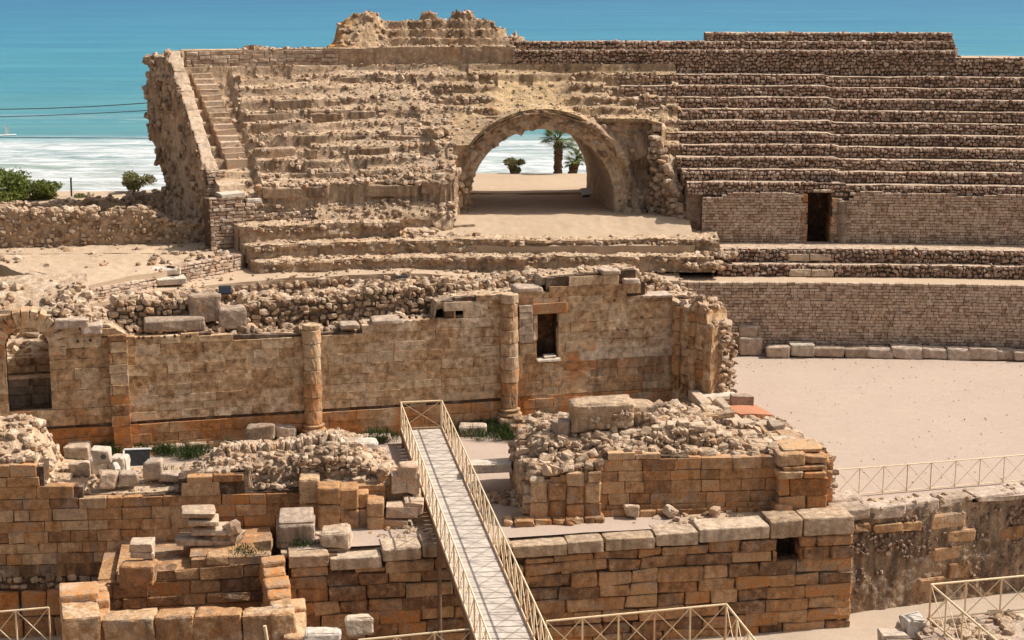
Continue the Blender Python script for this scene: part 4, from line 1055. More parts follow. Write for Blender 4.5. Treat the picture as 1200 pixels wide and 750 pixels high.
# ================================================================== CHURCH
def lathe(mb, c, prof, n=28, C=(.5, 0, 0, 0), m=0, jit=.012, seed=3, a0=0, a1=2*math.pi):
    prof = np.array(prof, float); a = np.linspace(a0, a1, n)
    Rr, A = np.meshgrid(prof[:, 0], a, indexing='ij'); Z = np.repeat(prof[:, 1:2], n, 1)
    d = jit*fbm(np.stack([np.cos(A)*3, np.sin(A)*3, Z*4], -1), 3, seed)
    V = np.stack([c[0]+(Rr+d)*np.cos(A), c[1]+(Rr+d)*np.sin(A), c[2]+Z], -1)
    mb.add(V.reshape(-1, 3), grid_faces(len(prof), n, True), C, m, False)
    k = len(prof); top = np.vstack([V[-1], [c[0], c[1], c[2]+prof[-1, 1]]]); i = np.arange(n-1)
    mb.add(top, np.stack([i, i+1, np.full(n-1, n)], 1), C, m)

CW = Line((-23, 64.6-.25*23), (7.6, 64.6+.25*7.6))
def build_church():
    ch = thing('church_wall', 'long orange-stained ashlar wall of the ruined church with columns and a niche window', 'ruined wall', (-7, 63, 0))
    top = interp(CW.prof([(-90, 368), (66, 370), (67, 374), (105, 372), (106, 381), (128, 382), (150, 394), (190, 394), (245, 388), (252, 392), (352, 391), (378, 390), (425, 388), (426, 381), (471, 377), (510, 374), (512, 356), (530, 349), (584, 344), (634, 343), (636, 326), (690, 320), (745, 315), (752, 322), (757, 330), (760, 346), (800, 347), (812, 348)]))
    def ch_hole(x0, x1, y0, y1):
        ua, za = CW.hit(x0, y1); ub, zb = CW.hit(x1, y0); return (ua, ub, za, zb)
    door = ch_hole(11, 56, 392, 487); niche = ch_hole(629, 655, 366, 421)
    socks = [ch_hole(534, 543, 360, 370), ch_hole(786, 794, 368, 377)]
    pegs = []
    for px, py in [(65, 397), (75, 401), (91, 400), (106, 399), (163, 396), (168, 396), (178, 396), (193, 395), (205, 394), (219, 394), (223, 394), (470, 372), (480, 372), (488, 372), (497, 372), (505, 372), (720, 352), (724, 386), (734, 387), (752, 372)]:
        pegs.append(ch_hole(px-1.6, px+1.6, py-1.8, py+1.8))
    dcu, drr = (door[0]+door[1])/2, (door[1]-door[0])/2; zsp_ = door[3]-drr*.62
    arc = [(dcu-drr*math.cos(a_), dcu+drr*math.cos(a_), zsp_+drr*.98*math.sin(a0_)-.001, zsp_+drr*.98*math.sin(a_)) for a0_, a_ in zip(np.linspace(0, 1.45, 9)[:-1], np.linspace(0, 1.45, 9)[1:])]
    dholes = [(door[0], door[1], door[2], zsp_)]+arc
    holes = [niche]+socks
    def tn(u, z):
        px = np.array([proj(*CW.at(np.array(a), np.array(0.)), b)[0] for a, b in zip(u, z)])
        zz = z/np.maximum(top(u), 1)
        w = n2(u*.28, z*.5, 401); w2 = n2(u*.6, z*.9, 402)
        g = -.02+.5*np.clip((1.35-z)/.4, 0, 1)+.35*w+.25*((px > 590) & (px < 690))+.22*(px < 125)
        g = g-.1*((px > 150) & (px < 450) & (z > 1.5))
        b = .02+.28*w2+.25*np.clip((zz-.85)/.15, 0, 1)+.3*(abs(z-1.12) < .1)*(px < 570)  # last term paints shade into the recessed string course
        b = b+.42*((px > 700) & (z < 2.5))*1. + .1*((px > 600) & (px < 700) & (z < 1.))  # cast shadow painted low on the right end of the wall
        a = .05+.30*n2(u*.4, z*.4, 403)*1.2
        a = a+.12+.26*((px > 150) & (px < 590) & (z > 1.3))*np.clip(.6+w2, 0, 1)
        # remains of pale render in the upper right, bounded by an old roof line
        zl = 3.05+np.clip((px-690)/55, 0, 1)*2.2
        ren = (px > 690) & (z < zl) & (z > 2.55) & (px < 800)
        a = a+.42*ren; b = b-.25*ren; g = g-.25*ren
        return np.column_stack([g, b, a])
    mb = MB()
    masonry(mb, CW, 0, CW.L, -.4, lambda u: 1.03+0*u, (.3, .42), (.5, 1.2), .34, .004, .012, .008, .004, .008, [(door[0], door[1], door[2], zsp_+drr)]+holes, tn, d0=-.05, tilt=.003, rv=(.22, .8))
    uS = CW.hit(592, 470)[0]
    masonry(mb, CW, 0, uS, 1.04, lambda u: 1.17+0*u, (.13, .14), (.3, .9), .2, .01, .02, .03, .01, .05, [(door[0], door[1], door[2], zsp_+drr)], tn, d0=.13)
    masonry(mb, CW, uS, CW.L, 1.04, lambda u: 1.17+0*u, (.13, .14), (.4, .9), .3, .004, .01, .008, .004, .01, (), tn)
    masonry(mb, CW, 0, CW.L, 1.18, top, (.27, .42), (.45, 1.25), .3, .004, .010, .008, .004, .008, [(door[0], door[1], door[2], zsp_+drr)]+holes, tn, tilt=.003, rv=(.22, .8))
    core(mb, CW, door[1]+.6, CW.L, -.6, top, .06, 1.3, holes, hd=.9, step=.4, drop=.03, m=1)
    core(mb, CW, 0, door[1]+.6, -.6, top, .045, 1.0, dholes, step=.4, drop=.03, m=1)
    # open the left doorway right through
    mb2 = MB(); core(mb2, CW, door[0]-.5, door[1]+.5, -.6, lambda u: door[3]-.02+0*u, 1.3, 1.31)
    for uu_ in (np.arange(0, door[0]-.5, .12), np.arange(door[1]+.5, CW.L, .12)): hf(mb, CW, uu_, np.linspace(.27, 1.34, 11), lambda U, D: top(U)-.015+.05*n2(U*2.5, D*3, 431)+.03*n2(U*8, D*8, 432), skirt=lambda e: e[:, 2]-.3, m=2, skn=.03)
    scatter(mb, CW, 330, (door[1]+.5, CW.L), (.3, 1.3), lambda u, d: top(u)-.03, (.03, .13), .7, .4, m=3, tint=(.05, .1, .2))
    mb.build('wall', [M['ashlar'], M['mortar'], M['concrete'], M['rubble']], ch)
    for o in list(COL.objects):
        pass
    # arched doorway: voussoir ring
    ua, ub = door[0], door[1]; cu = (ua+ub)/2; r = (ub-ua)/2; zc = zsp_
    mb = MB(); N = 13; ths = np.linspace(math.pi, 0, N+1); ri, ro = r+.02, r+.62
    tm = (ths[:-1]+ths[1:])/2; dth = math.pi/N; rm = (ri+ro)/2
    A = np.zeros((N, 3, 3)); A[:, 0, :2] = CW.t*np.sin(tm)[:, None]; A[:, 0, 2] = -np.cos(tm); A[:, 1, :2] = CW.n
    A[:, 2, :2] = CW.t*np.cos(tm)[:, None]; A[:, 2, 2] = np.sin(tm)
    cen = np.column_stack([CW.at(cu+rm*np.cos(tm), np.full(N, .42)), zc+rm*np.sin(tm)])
    T = np.zeros((N, 4)); T[:, 0] = rng.uniform(.2, .9, N); T[:, 1] = .25
    blocks(mb, cen, A, np.column_stack([np.full(N, rm*dth/2-.005), np.full(N, .5), np.full(N, (ro-ri)/2)]), T, .008, .006, .004)
    blocks(mb, np.column_stack([CW.at(np.array([ua-.3, ub+.3]), np.array([.42, .42])), [zc-.15, zc-.15]]), axes_of(CW, np.zeros(2)), np.array([[.3, .49, .16]]*2), T[:2], .02, .01, .005)
    mb.build('doorway_arch', M['ashlar'], ch)
    # fill between the ring and the wall top is carried by the rubble behind; sill block behind the opening
    # pilaster
    mb = MB(); u, _ = CW.hit(140, 450); 
    ptop = CW.hit(140, 391)[1]
    tp = lambda u, z: np.column_stack([.1+.4*np.clip((2.-z), 0, 1), .1+.2*n1(z, 4), .25*(z > 2.)+u*0])
    masonry(mb, CW, u-.34, u+.34, -.05, lambda x: ptop+0*x, (.34, .44), (.67, .68), .4, .008, .02, .012, .005, .008, (), tp, d0=-.32)
    mb.build('pilaster', M['ashlar'], ch)
    mb = MB(); masonry(mb, CW, u-.5, u+1.3, -.5, lambda x: .05+0*x, (.26, .3), (.45, .8), .6, .01, .03, .02, .008, .01, (), lambda u, z: np.column_stack([u*0+.2, u*0+.2, u*0]), d0=-.55)
    mb.build('plinth', M['ashlar'], ch)
    # engaged columns with drums, base mouldings and plinths
    for (px, yt, yb, rr, key) in [(364, 379, 506, .335, 0), (596, 343, 501, .34, 1)]:
        u, zt = CW.hit(px, yt); c = CW.at(np.array(u), np.array(-.12)); zb = 0.12 if key else .0
        q = thing('column', None, None); q.parent = ch; q.location = (c[0]-ch.location[0], c[1]-ch.location[1], 0-ch.location[2])
        bpy.context.view_layer.update()
        drums = np.arange(.7+zb, zt, .52).tolist()+[zt]
        mb = MB()
        for a, b in zip(drums[:-1], drums[1:]):
            if b-a < .1: continue
            z = (a+b)/2; g = .1+.5*np.clip((2.4-z)/1.2, 0, 1)+random.uniform(-.1, .1)
            C = (random.uniform(.3, .9), g, random.uniform(0, .3)+(.2 if z < 1.2 else 0), .4 if z > 2.6 else 0)
            rj = rr+random.uniform(-.022, .022)
            lathe(mb, (c[0]+random.uniform(-.01, .01), c[1], 0), [(rj-.03, a+.003), (rj, a+.025), (rj+.004, (a+b)/2), (rj, b-.02), (rj-.03, b-.002)], 30, C, seed=int(a*10), jit=.045)
        mb.build('shaft', M['ashlar'], q)
        mb = MB(); lathe(mb, (c[0], c[1], zb), [(rr+.02, .36), (rr+.13, .40), (rr+.15, .46), (rr+.10, .52), (rr+.03, .54), (rr+.03, .58), (rr+.09, .62), (rr+.09, .66), (rr, .70)], 30, (.4, .3, .3, .1))
        mb.build('base_moulding', M['ashlar'], q)
        mb = MB()
        A = axes_of(CW, np.zeros(1)); blocks(mb, [(c[0], c[1], zb+.12)], A, [[rr+.16, rr+.16, .25]], [(.6, .2, .15, .1)], .03, .03, .01)
        if key: blocks(mb, [(c[0]+.62, c[1]+.1, zb+.1)], A, [[.17, .3, .24]], [(.5, .25, .2, .1)], .03, .03, .01)
        mb.build('plinth', M['ashlar'], q)
    # half pillar beside the niche, lintel, jamb and pale sill
    mb = MB(); u, zt = CW.hit(615, 357); zb = CW.hit(615, 401)[1]
    masonry(mb, CW, u-.27, u+.27, zb, lambda x: zt+0*x, (.26, .34), (.53, .54), .35, .008, .02, .01, .004, .005, (), lambda u, z: np.column_stack([u*0, u*0+.05, u*0+.45]), d0=-.2)
    mb.build('half_pillar', M['grey'], ch)
    mb = MB(); um = (niche[0]+niche[1])/2
    def blk(u, d, z, h, t, rnd=.03, cj=.03): blocks(mb, [np.append(CW.at(np.array(u), np.array(d)), z)], axes_of(CW, np.zeros(1)), [h], [t], rnd, cj, .008)
    blk(um+.05, .2, niche[3]+.2, (.72, .28, .2), (.8, .5, .05, 0))
    mb.build('lintel', M['ashlar'], ch)
    mb = MB(); blk(niche[0]-.05, .12, (niche[2]+niche[3])/2+.35, (.09, .16, .5), (.7, .0, .0, .5)); mb.build('jamb', M['ashlar'], ch); mb = MB(); blk(niche[1]+.03, .16, (niche[2]+niche[3])/2-.3, (.06, .16, .55), (.7, .2, .0, .4))
    mb.build('jamb', M['ashlar'], ch)
    mb = MB(); blk(um, .05, niche[2]-.03, (.5, .26, .05), (.9, 0, 0, .6)); blk(um+.1, .1, niche[2]+.07, (.22, .2, .05), (.9, 0, 0, .6), .02, .05)
    mb.build('sill', M['pale'], ch)
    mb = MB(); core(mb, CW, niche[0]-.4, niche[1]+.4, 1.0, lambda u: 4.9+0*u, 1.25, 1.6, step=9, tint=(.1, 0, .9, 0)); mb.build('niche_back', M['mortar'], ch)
    mb = MB()
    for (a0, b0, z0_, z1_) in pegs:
        mb = MB(); c = CW.at(np.array((a0+b0)/2), np.array(-.012)); tube(mb, (c[0], c[1], (z0_+z1_)/2), (c[0]+CW.n[0]*.1, c[1]+CW.n[1]*.1, (z0_+z1_)/2), .055, 7); mb.build('peg_shade_disc', M['mortar'], ch)  # dark discs on the face, painted shade in place of cut peg holes
    # walled-up putlog opening
    mb = MB(); u, z = CW.hit(472, 422); blk(u, .10, z, (.17, .1, .29), (.1, .35, .45, 0), .015, .01); mb.build('blocked_opening', M['ashlar'], ch)
    # coping stones lying on the wall head
    mb = MB()
    for (px, py, w, h) in [(84, 381, .62, .16), (108, 388, .38, .2), (212, 392, 0.01, .01), (410, 384, .35, .1), (455, 379, .6, .12), (770, 348, .6, .08), (620, 341, .55, .12), (740, 331, .35, .12), (716, 320, .4, .1)]:
        if w < .1: continue
        u, z = CW.hit(px, py); mb = MB(); chunk(mb, np.append(CW.at(np.array(u), np.array(.3)), z+h*.4), (w, .42, h), axes_of(CW, np.zeros(1))[0], T=(random.uniform(.3, 1), .05, .2, .1), amp=.07); mb.build('coping', M['grey'], ch)

    # rubble core standing behind and above the wall face
    rb = thing('rubble_wall', 'bulging wall of large rounded rubble rising behind the church wall head', 'wall', (-8, 66, 0))
    RW = CW.back(1.35); mb = MB()
    top = interp(RW.prof([(-90, 352), (0, 350), (40, 352), (60, 356), (75, 354), (98, 357), (104, 366), (130, 368), (140, 356), (158, 348), (180, 351), (205, 349), (224, 349), (226, 347), (258, 347), (259, 364), (286, 364), (290, 352), (320, 349), (350, 352), (385, 346), (420, 344), (438, 334), (455, 336), (470, 338), (500, 333), (520, 330), (560, 333), (600, 327), (636, 322), (660, 324), (730, 318), (770, 325), (800, 340)]))
    wt = interp(CW.prof([(-90, 368), (105, 372), (128, 390), (430, 388), (512, 360), (584, 344), (690, 322), (800, 347)]))
    for (ra, rb2) in ((0, door[0]-.35), (door[1]+.35, RW.L)): core(mb, RW, ra, rb2, -.5, top, .15, .7, step=.25, drop=.3, tint=(.5, .1, .3, .1))
    tr = lambda u, z: np.column_stack([u*0+.08, .1+.25*n2(u*.6, z, 3), u*0+.12])
    for (ra, rb2) in ((0, door[0]-.35), (door[1]+.35, RW.L)): rubble_face(mb, RW, ra, rb2, 2.6, top, .23, -.12, tint=tr, m=1, tpl=TR4, prot=.08)
    for uu_ in (np.arange(0, door[0]-.35, .13), np.arange(door[1]+.35, RW.L, .13)): hf(mb, RW, uu_, np.linspace(.1, 3.3, 26), lambda U, D: top(U)-.08-.12*D+.12*n2(U*1.3, D*1.3, 411)+.05*n2(U*5, D*5, 412), skirt=2.2)
    scatter(mb, RW, 1100, (door[1]+.4, RW.L), (0, 3.), lambda u, d: top(u)-.08-.12*d, (.05, .22), .75, .3, m=1, tint=(.05, .1, .15), tpl=TR4)
    scatter(mb, CW, 300, (door[1]+.3, CW.L*.62), (.4, 1.3), lambda u, d: wt(u)-.05, (.05, .2), .75, .3, m=1, tint=(.05, .1, .1), tpl=TR4)
    mb.build('wall', [M['concrete'], M['rubble']], rb)
    # rubble and a sunlit ledge seen through the arched door
    dr = thing('rubble_bank', 'sunlit stepped rubble bank seen through the small arched door', 'rubble bank', (CW.at(np.array(cu), np.array(2.5))[0], CW.at(np.array(cu), np.array(2.5))[1], 0))
    # squared blocks on the wall head
    for (px, py, w, h, lab) in [(242, 367, .56, .52, 'large squared block upright in the rubble behind the church wall head'), (274, 376, .50, .40, 'dark stump of a block on the church wall head left of the round column'), (205, 383, 1.1, .24, 'long weathered slab on the church wall head beside the large squared block')]:
        u, z = CW.hit(px, py); mb = MB(); d = 1.05 if py < 370 else .75
        if py > 380: d = .6
        chunk(mb, np.append(CW.at(np.array(u), np.array(d)), z), (w, .35, h), axes_of(CW, np.zeros(1))[0], T=(.3, .1, .3, .1), amp=.09)
        tag(mb.build('stone_block', M['grey']), lab, 'stone block')
    mb = MB(); dd = Line(CW.at(np.array(cu-2.2), np.array(2.6)), CW.at(np.array(cu+2.2), np.array(2.6)))
    zs_, _z = CW.hit(33, 452), 0
    zl = zs_[1]-.35
    masonry(mb, dd, 0, 4.4, -.4, lambda u: zl+0*u, (.3, .4), (.6, 1.), .5, .01, .03, .02, .008, .01, (), lambda u, z: np.column_stack([u*0+.15, u*0+.3, u*0+.1]))
    core(mb, dd, 0, 4.4, -.5, lambda u: zl+0*u, .1, 3., step=2)
    masonry(mb, dd, 0, 4.4, zl, lambda u: zl+.55+0*u, (.26, .3), (.5, .9), .5, .01, .03, .02, .008, .01, (), lambda u, z: np.column_stack([u*0+.1, u*0+.1, u*0+.3]), d0=.9)
    core(mb, dd, 0, 4.4, zl-.1, lambda u: zl+.5+0*u, 1.0, 3.)
    zz = lambda u, d: zl+.5+(d-1)*.42+.1*n2(u*2, d*2, 5)
    hf(mb, dd, np.linspace(0, 4.4, 40), np.linspace(1.3, 6.5, 40), lambda U, D: zz(U, D), skirt=0)
    scatter(mb, dd, 150, (0, 4.4), (1.4, 6.), zz, (.06, .25), .7, .3)
    mb.build('bank', M['rubble'], dr)

    # return wall at the right end, with the sunlit rubble core of its broken edge
    rt = thing('broken_wall', 'tall broken cross wall at the right end of the church with a sunlit rubble edge', 'ruined wall', (8, 66, 0))
    RT = Line((6.35, 66.15), (7.75, 64.75)); top = interp([(0, 4.6), (.9, 4.55), (1.2, 4.9), (1.7, 4.55), (RT.L-.5, 4.2), (RT.L, 3.95)])
    mb = MB(); tt = lambda u, z: np.column_stack([.2+.3*n2(u, z, 3), .25+.3*n2(u*.8, z*.6, 4), .15+.3*n2(u, z, 5)])
    masonry(mb, RT, 0, RT.L, 0, top, (.3, .4), (.45, .8), .3, .01, .02, .02, .006, .012, (), tt)
    core(mb, RT, 0, RT.L, -.3, top, .05, 1.25, step=.25, drop=.05)
    mb.build('wall', [M['ashlar'], M['rubble']], rt)
    EN_ = Line(RT.at(RT.L, 0.), RT.at(RT.L, 1.35)); mb = MB(); te = lambda u: 3.95+.2*n1(u*3, 6)-.2*u
    masonry(mb, EN_, 0, .45, .3, te, (.35, .5), (.44, .46), .3, .01, .03, .02, .008, .015, (), tt)
    rubble_face(mb, EN_, .42, 1.35, .35, te, .2, -.12, tint=lambda u, z: np.column_stack([u*0+.28, u*0, u*0+.5]), prot=.07, m=1)
    core(mb, EN_, .0, 1.3, .0, te, .03, .4, step=.3)
    hf(mb, RT, np.linspace(0, RT.L, 20), np.linspace(0, 1.3, 10), lambda U, D: top(U)-.02+.08*n2(U*2, D*2, 6)-.25*np.clip(D-.7, 0, 1), skirt=3.)
    scatter(mb, RT, 90, (0, RT.L), (0, 1.3), lambda u, d: top(u)-.25*np.clip(d-.7, 0, 1), (.07, .22), .7, .35, m=1, tint=(.05, .1, .2))
    mb.build('broken_edge', [M['ashlar'], M['rubble']], rt)
    mb = MB()
    for (u, h) in ((.35, 4.55), (1.1, 4.4)):
        masonry(mb, RT, u-.13, u+.13, 1.2, lambda x: h+0*x, (.5, .7), (.25, .26), .25, .01, .03, .02, .006, .01, (), lambda u, z: np.column_stack([u*0+.2, u*0+.1, u*0+.2]), d0=-.17)
    mb.build('pilaster', M['ashlar'], rt)

# ================================================================== FRONT OF THE CHURCH
FR = Line((-21, 53.5-.08*21), (10.2, 53.5+.08*10.2))
BW = Line(P(338, 650, 0), P(1001, 613, 0))
def ftint(sd, g=.2, b=.05, a=.05):
    def f(u, z): return np.column_stack([g+.35*n2(u*.35, z*.7, sd), b+.35*n2(u*.6, z*.9, sd+1), a+.3*n2(u*.4, z*.4, sd+2)])
    return f
def build_front_right():
    fr = thing('front_wall', 'front church wall right of the footbridge, orange ashlar below a thick rubble core', 'ruined wall', (5, 54, 0))
    ua = FR.hit(622, 600)[0]; ub = FR.hit(967, 600)[0]
    top = interp(FR.prof([(600, 545), (700, 540), (705, 533), (735, 528), (790, 533), (880, 538), (905, 531), (967, 528)]))
    mb = MB(); masonry(mb, FR, ua, ub, -.05, top, (.34, .44), (.6, 1.2), .4, .01, .02, .014, .006, .012, (), ftint(501, .0, .26, .16))
    core(mb, FR, ua, ub, -.3, top, .06, 1., step=.3, m=1)
    mb.build('wall', [M['front'], M['mortar']], fr)
    # rubble core: rises behind the facing
    mb = MB(); us = np.arange(ua-.3, ub+.1, .1); ds = np.arange(.35, 4.4, .1)
    rp = interp([FR.back(2.0).hit(*p) for p in [(600, 540), (622, 505), (640, 500), (668, 502), (700, 497), (735, 499), (760, 492), (800, 487), (840, 498), (862, 510), (890, 522), (930, 530), (967, 532)]]); rp_ = rp; rp = lambda u: rp_(u)-.14
    uR = FR.hit(845, 530)[0]
    def zr(U, D):
        f = np.clip((D-.95)/.3, 0, 1)*.85+np.clip((D-1.2)/1.2, 0, 1)*.15
        t = top(U)
        return t*(1-f)+rp(U)*f-.34*np.clip(D-1.3, 0, 9)*np.clip((U-uR)/1.2, 0, 1)+.14*n2(U*1.3, D*1.3, 511)+.07*n2(U*4, D*4, 512)-.35*np.clip((FR.hit(640, 540)[0]-U)/.9, 0, 1)
    hf(mb, FR, us, ds, zr, skirt=-.2)
    md = lambda u, d: np.where(u > FR.hit(890, 530)[0], .45, 1.)
    scatter(mb, FR, 1900, (ua-.3, ub-.2), (.3, 4.3), zr, (.045, .20), .65, .46, m=1, tint=(.05, .12, .1), tpl=TR4, mask=md)
    fb = FR.back(.95); rubble_face(mb, fb, FR.hit(640, 540)[0], FR.hit(885, 540)[0], 1.9, lambda u: rp(u)*.86+top(u)*.14+.02, .2, -.1, tint=lambda u, z: np.column_stack([u*0+.06, u*0+.12, u*0+.1]), m=1, tpl=TR4, prot=.06)
    for px in range(742, 870, 17):
        u = FR.hit(px+random.uniform(-4, 4), 530)[0]; chunk(mb, np.append(FR.at(np.array(u), np.array(1.5+random.uniform(-.1, .1))), float(rp(u))*.9+float(top(u))*.1+.06), (random.uniform(.2, .34), .26, random.uniform(.07, .14)), axes_of(FR, np.zeros(1), .05)[0], T=(.6, .03, .15, .25), amp=.07, m=1)
    mb.build('rubble_core', [M['concrete'], M['rubble']], fr)
    # rounded rubble flank beside the bridge and the ribbed pier
    mb = MB(); p0, p1 = FR.hit(620, 600)[0], FR.hit(703, 600)[0]
    tp = interp(FR.prof([(600, 560), (620, 562), (630, 556), (645, 552), (660, 549), (703, 546)]))
    w = (p1-p0)/4
    for i in range(4):
        masonry(mb, FR, p0+i*w, p0+(i+1)*w-.02, -.05, lambda u: tp(p0+(i+.5)*w)+0*u, (.55, .8), (w, w+.01), .7, .01, .05, .03, .01, .03, (), ftint(520+i, .25, .1, .15), d0=-.55)
    core(mb, FR, p0, p1-.05, -.2, tp, -.45, .3, step=.3)
    scatter(mb, FR, 70, (p0, p1), (-.4, .5), lambda u, d: tp(u)+.05+.3*np.clip(d+.2, 0, 1), (.1, .26), .7, .3, m=1, tpl=TR4)
    mb.build('pier', [M['front'], M['rubble']], fr)
    mb = MB(); FL_ = Line((FR.at(p0, 4.)), FR.at(p0+.05, -.3)); zt = lambda u: 1.5+.9*np.clip(1-u/FL_.L, 0, 1)+.2*n1(u*2, 5)
    rubble_face(mb, FL_, 0, FL_.L, -.1, zt, .27, -.1, tint=tr_ if False else (lambda u, z: np.column_stack([u*0+.1, u*0+.25, u*0])), prot=.08, tpl=TR4)
    core(mb, FL_, 0, FL_.L, -.2, zt, .08, .8, step=.4)
    mb.build('rubble_flank', M['rubble'], fr)
    # offset base course
    mb = MB(); masonry(mb, FR, p1, ub-1.1, -.06, lambda u: .19+0*u, (.25, .26), (.5, 1.0), .5, .012, .03, .03, .01, .04, (), ftint(530, .1, .2), d0=-.16)
    masonry(mb, FR, p0-.9, p1+.1, -.06, lambda u: .17+0*u, (.22, .24), (.3, .8), .9, .012, .05, .05, .015, .06, (), ftint(531, .1, .3), d0=-.85)
    mb.build('base_course', M['front'], fr)
    # corner pier at the right end, two slabs at its head
    mb = MB(); q0, q1 = FR.hit(908, 600)[0], FR.hit(964, 600)[0]
    masonry(mb, FR, q0, q1, .0, lambda u: 1.25+0*u, (.55, .7), (.9, 1.3), 1.2, .012, .05, .03, .01, .02, (), ftint(540, .42, .1), d0=-.5)
    A_ = axes_of(FR, np.zeros(1))[0]
    for (ua_, ub_, z0_, z1_, d_, t_) in [(q0-.06, q0+.75, 1.25, 1.52, .05, (.7, .0, .1, .4)), (q0+.75, q1-.1, 1.25, 1.46, .0, (.5, .3, .1, .2)), (q0+.1, q1-.05, 1.50, 1.68, .1, (.3, .1, .3, .1)), (q0-.02, q0+.85, 1.66, 2.06, .12, (.6, .0, .25, .15)), (q0+.85, q1+.05, 1.66, 1.98, .2, (.4, .05, .3, .1)), (q0+.2, q1-.1, 1.98, 2.14, .5, (.8, 0, .1, .3))]:
        chunk(mb, np.append(FR.at(np.array((ua_+ub_)/2), np.array(d_)), (z0_+z1_)/2), ((ub_-ua_)/2, .62, (z1_-z0_)/2), A_, T=t_, amp=.10, cj=.05, rnd=.05)
    masonry(mb, FR, q1-.05, q1+.35, .2, lambda u: 1.7+0*u, (.5, .7), (.4, .41), 1.2, .012, .06, .05, .012, .03, (), ftint(543, .35, .1, .1), d0=.1)
    mb.build('corner_pier', M['front'], fr)
    # end facade stub running away along the arena side
    ef = thing('facade_stub', 'low slab-paved end of the church beside the arena with patches of red earth', 'ruined wall', (9, 59, 0))
    EW = Line(FR.at(q1+.35, .3), P(868, 462, .9)); EW2 = Line((9.0, 64.8), FR.at(q1+.3, .2))
    ze = lambda U, D: np.interp(U, [0, EW.L*.5, EW.L], [1.75, 1.35, .75])+.08*n2(U*1.5, D*1.5, 551)-.12*np.clip(.6-D, 0, .6)
    mb = MB(); hf(mb, EW, np.arange(0, EW.L, .1), np.arange(.02, 2.6, .1), ze, skirt=-.1)
    N = 60; 
    cu = rng.uniform(.2, EW.L, 60); cd = rng.uniform(.1, 2.2, 60); cd = np.where((cu > EW.L-5.3) & (cd < 1.7), 1.7+cd*.4, cd); hh = np.column_stack([rng.uniform(.2, .6, 60), rng.uniform(.16, .32, 60), rng.uniform(.08, .18, 60)])
    T = np.zeros((60, 4)); T[:, 0] = rng.uniform(.2, 1, 60); T[:, 3] = .25; T[:, 2] = .1
    A = axes_of(EW, cu, .06); blocks(mb, np.column_stack([EW.at(cu, cd), ze(cu, cd)+hh[:, 2]*.3]), A, hh, T, .05, .06, .015, m=1)
    scatter(mb, EW, 260, (0, EW.L-5.0), (0, 2.5), ze, (.05, .2), .7, .35, m=1, tint=(.05, .08, .2))
    for (u, d, w, h) in [(EW.L-1.2, 1.6, .9, .22), (EW.L-1.8, 2.1, 1.0, .24), (EW.L-3., 1.5, .8, .2)]:
        blocks(mb, [np.append(EW.at(np.array(u), np.array(d)), ze(np.array(u), np.array(d))+.15)], axes_of(EW, np.zeros(1), .02), [[w, .2, h]], [(.8, .1, .1, .4)], .05, .05, .012, m=1)
    rubble_face(mb, EW, 0, EW.L, -.1, lambda u: ze(u, u*0), .3, -.1, m=1, tint=lambda u, z: np.column_stack([u*0+.15, u*0+.1, u*0+.15]))
    mb.build('paving', [M['concrete'], M['rubble']], ef)
    mb = MB(); hf(mb, EW, np.arange(EW.L-4.9, EW.L-2.2, .1), np.arange(.04, 1.4, .1), lambda U, D: ze(U, D)+.15, skirt=.3); mb.build('red_earth', M['red'], ef); mb = MB()
    hf(mb, EW, np.arange(EW.L-6.8, EW.L-5.3, .1), np.arange(.1, .5, .1), lambda U, D: ze(U, D)+.05, skirt=.3)
    mb.build('red_earth', M['red'], ef)
    for (px, py, z, w, h, lab) in [(868, 470, 1.25, .42, .26, 'dark squared block beside the red earth at the end of the church'), (909, 502, 1.6, .25, .22, 'small dark block on the rubble edge in front of the red earth'), (843, 464, 1.2, .7, .1, 'flat pale slab at the foot of the broken cross wall')]:
        g = P(px, py, z); mb = MB(); box(mb, (g[0], g[1], z), (w, .3, h), .15, (.3, .05, .3, 0) if w < .6 else (.9, 0, 0, .5), .05, .08, .015)
        tag(mb.build('stone_block', M['grey'] if w < .6 else M['pale']), lab, 'stone block')
    # chunks of masonry on the core
    for (x0, x1, y0, y1, z, lab) in [(669, 737, 466, 500, 2.75, 'biggest block of fallen masonry, flat topped, on the rubble of the front wall'), (738, 768, 472, 497, 2.75, 'smaller squared chunk of masonry right beside the biggest fallen block')]:
        g = P((x0+x1)/2, y1+3, z-.25); w = (x1-x0)/2/2000*60; h = (y1-y0)/2/2000*60*.96; mb = MB()
        chunk(mb, (g[0], g[1]+.5, z-.3+h), (w, .62, h), yaw=.08, T=(.45, .02, .25, .15), amp=.16, cj=.12, rnd=.08)
        n = 40; TT = np.zeros((n, 4)); TT[:, 0] = rng.uniform(0, 1, n); TT[:, 2] = .1
        rocks(mb, np.column_stack([g[0]+rng.uniform(-w*.3, w*.95, n), np.full(n, g[1]-.12)+rng.uniform(-.04, .1, n), z-.3+rng.uniform(.05, h*1.4, n)]), rng.uniform(.05, .14, (n, 3)), TT, m=1)
        tag(mb.build('masonry_block', [M['concrete'], M['rubble']]), lab, 'stone block')
    g = P(658, 505, 2.4); mb = MB(); lathe(mb, (g[0], g[1], 2.35), [(.33, 0), (.34, .3), (.33, .42)], 20, (.4, .05, .25, .1)); tag(mb.build('column_drum', M['grey']), 'short round column drum on the rubble left of the biggest fallen block', 'column drum')
    g = P(800, 484, 2.5); mb = MB(); A = axes_of(FR, np.zeros(1)); 
    masonry(mb, Line(P(765, 490, 2.4), P(870, 486, 2.2)), 0, 3.2, 2.1, lambda u: 2.62-.1*u, (.22, .26), (.5, .9), .4, .02, .06, .06, .015, .04, (), ftint(560, .05, .1, .2))
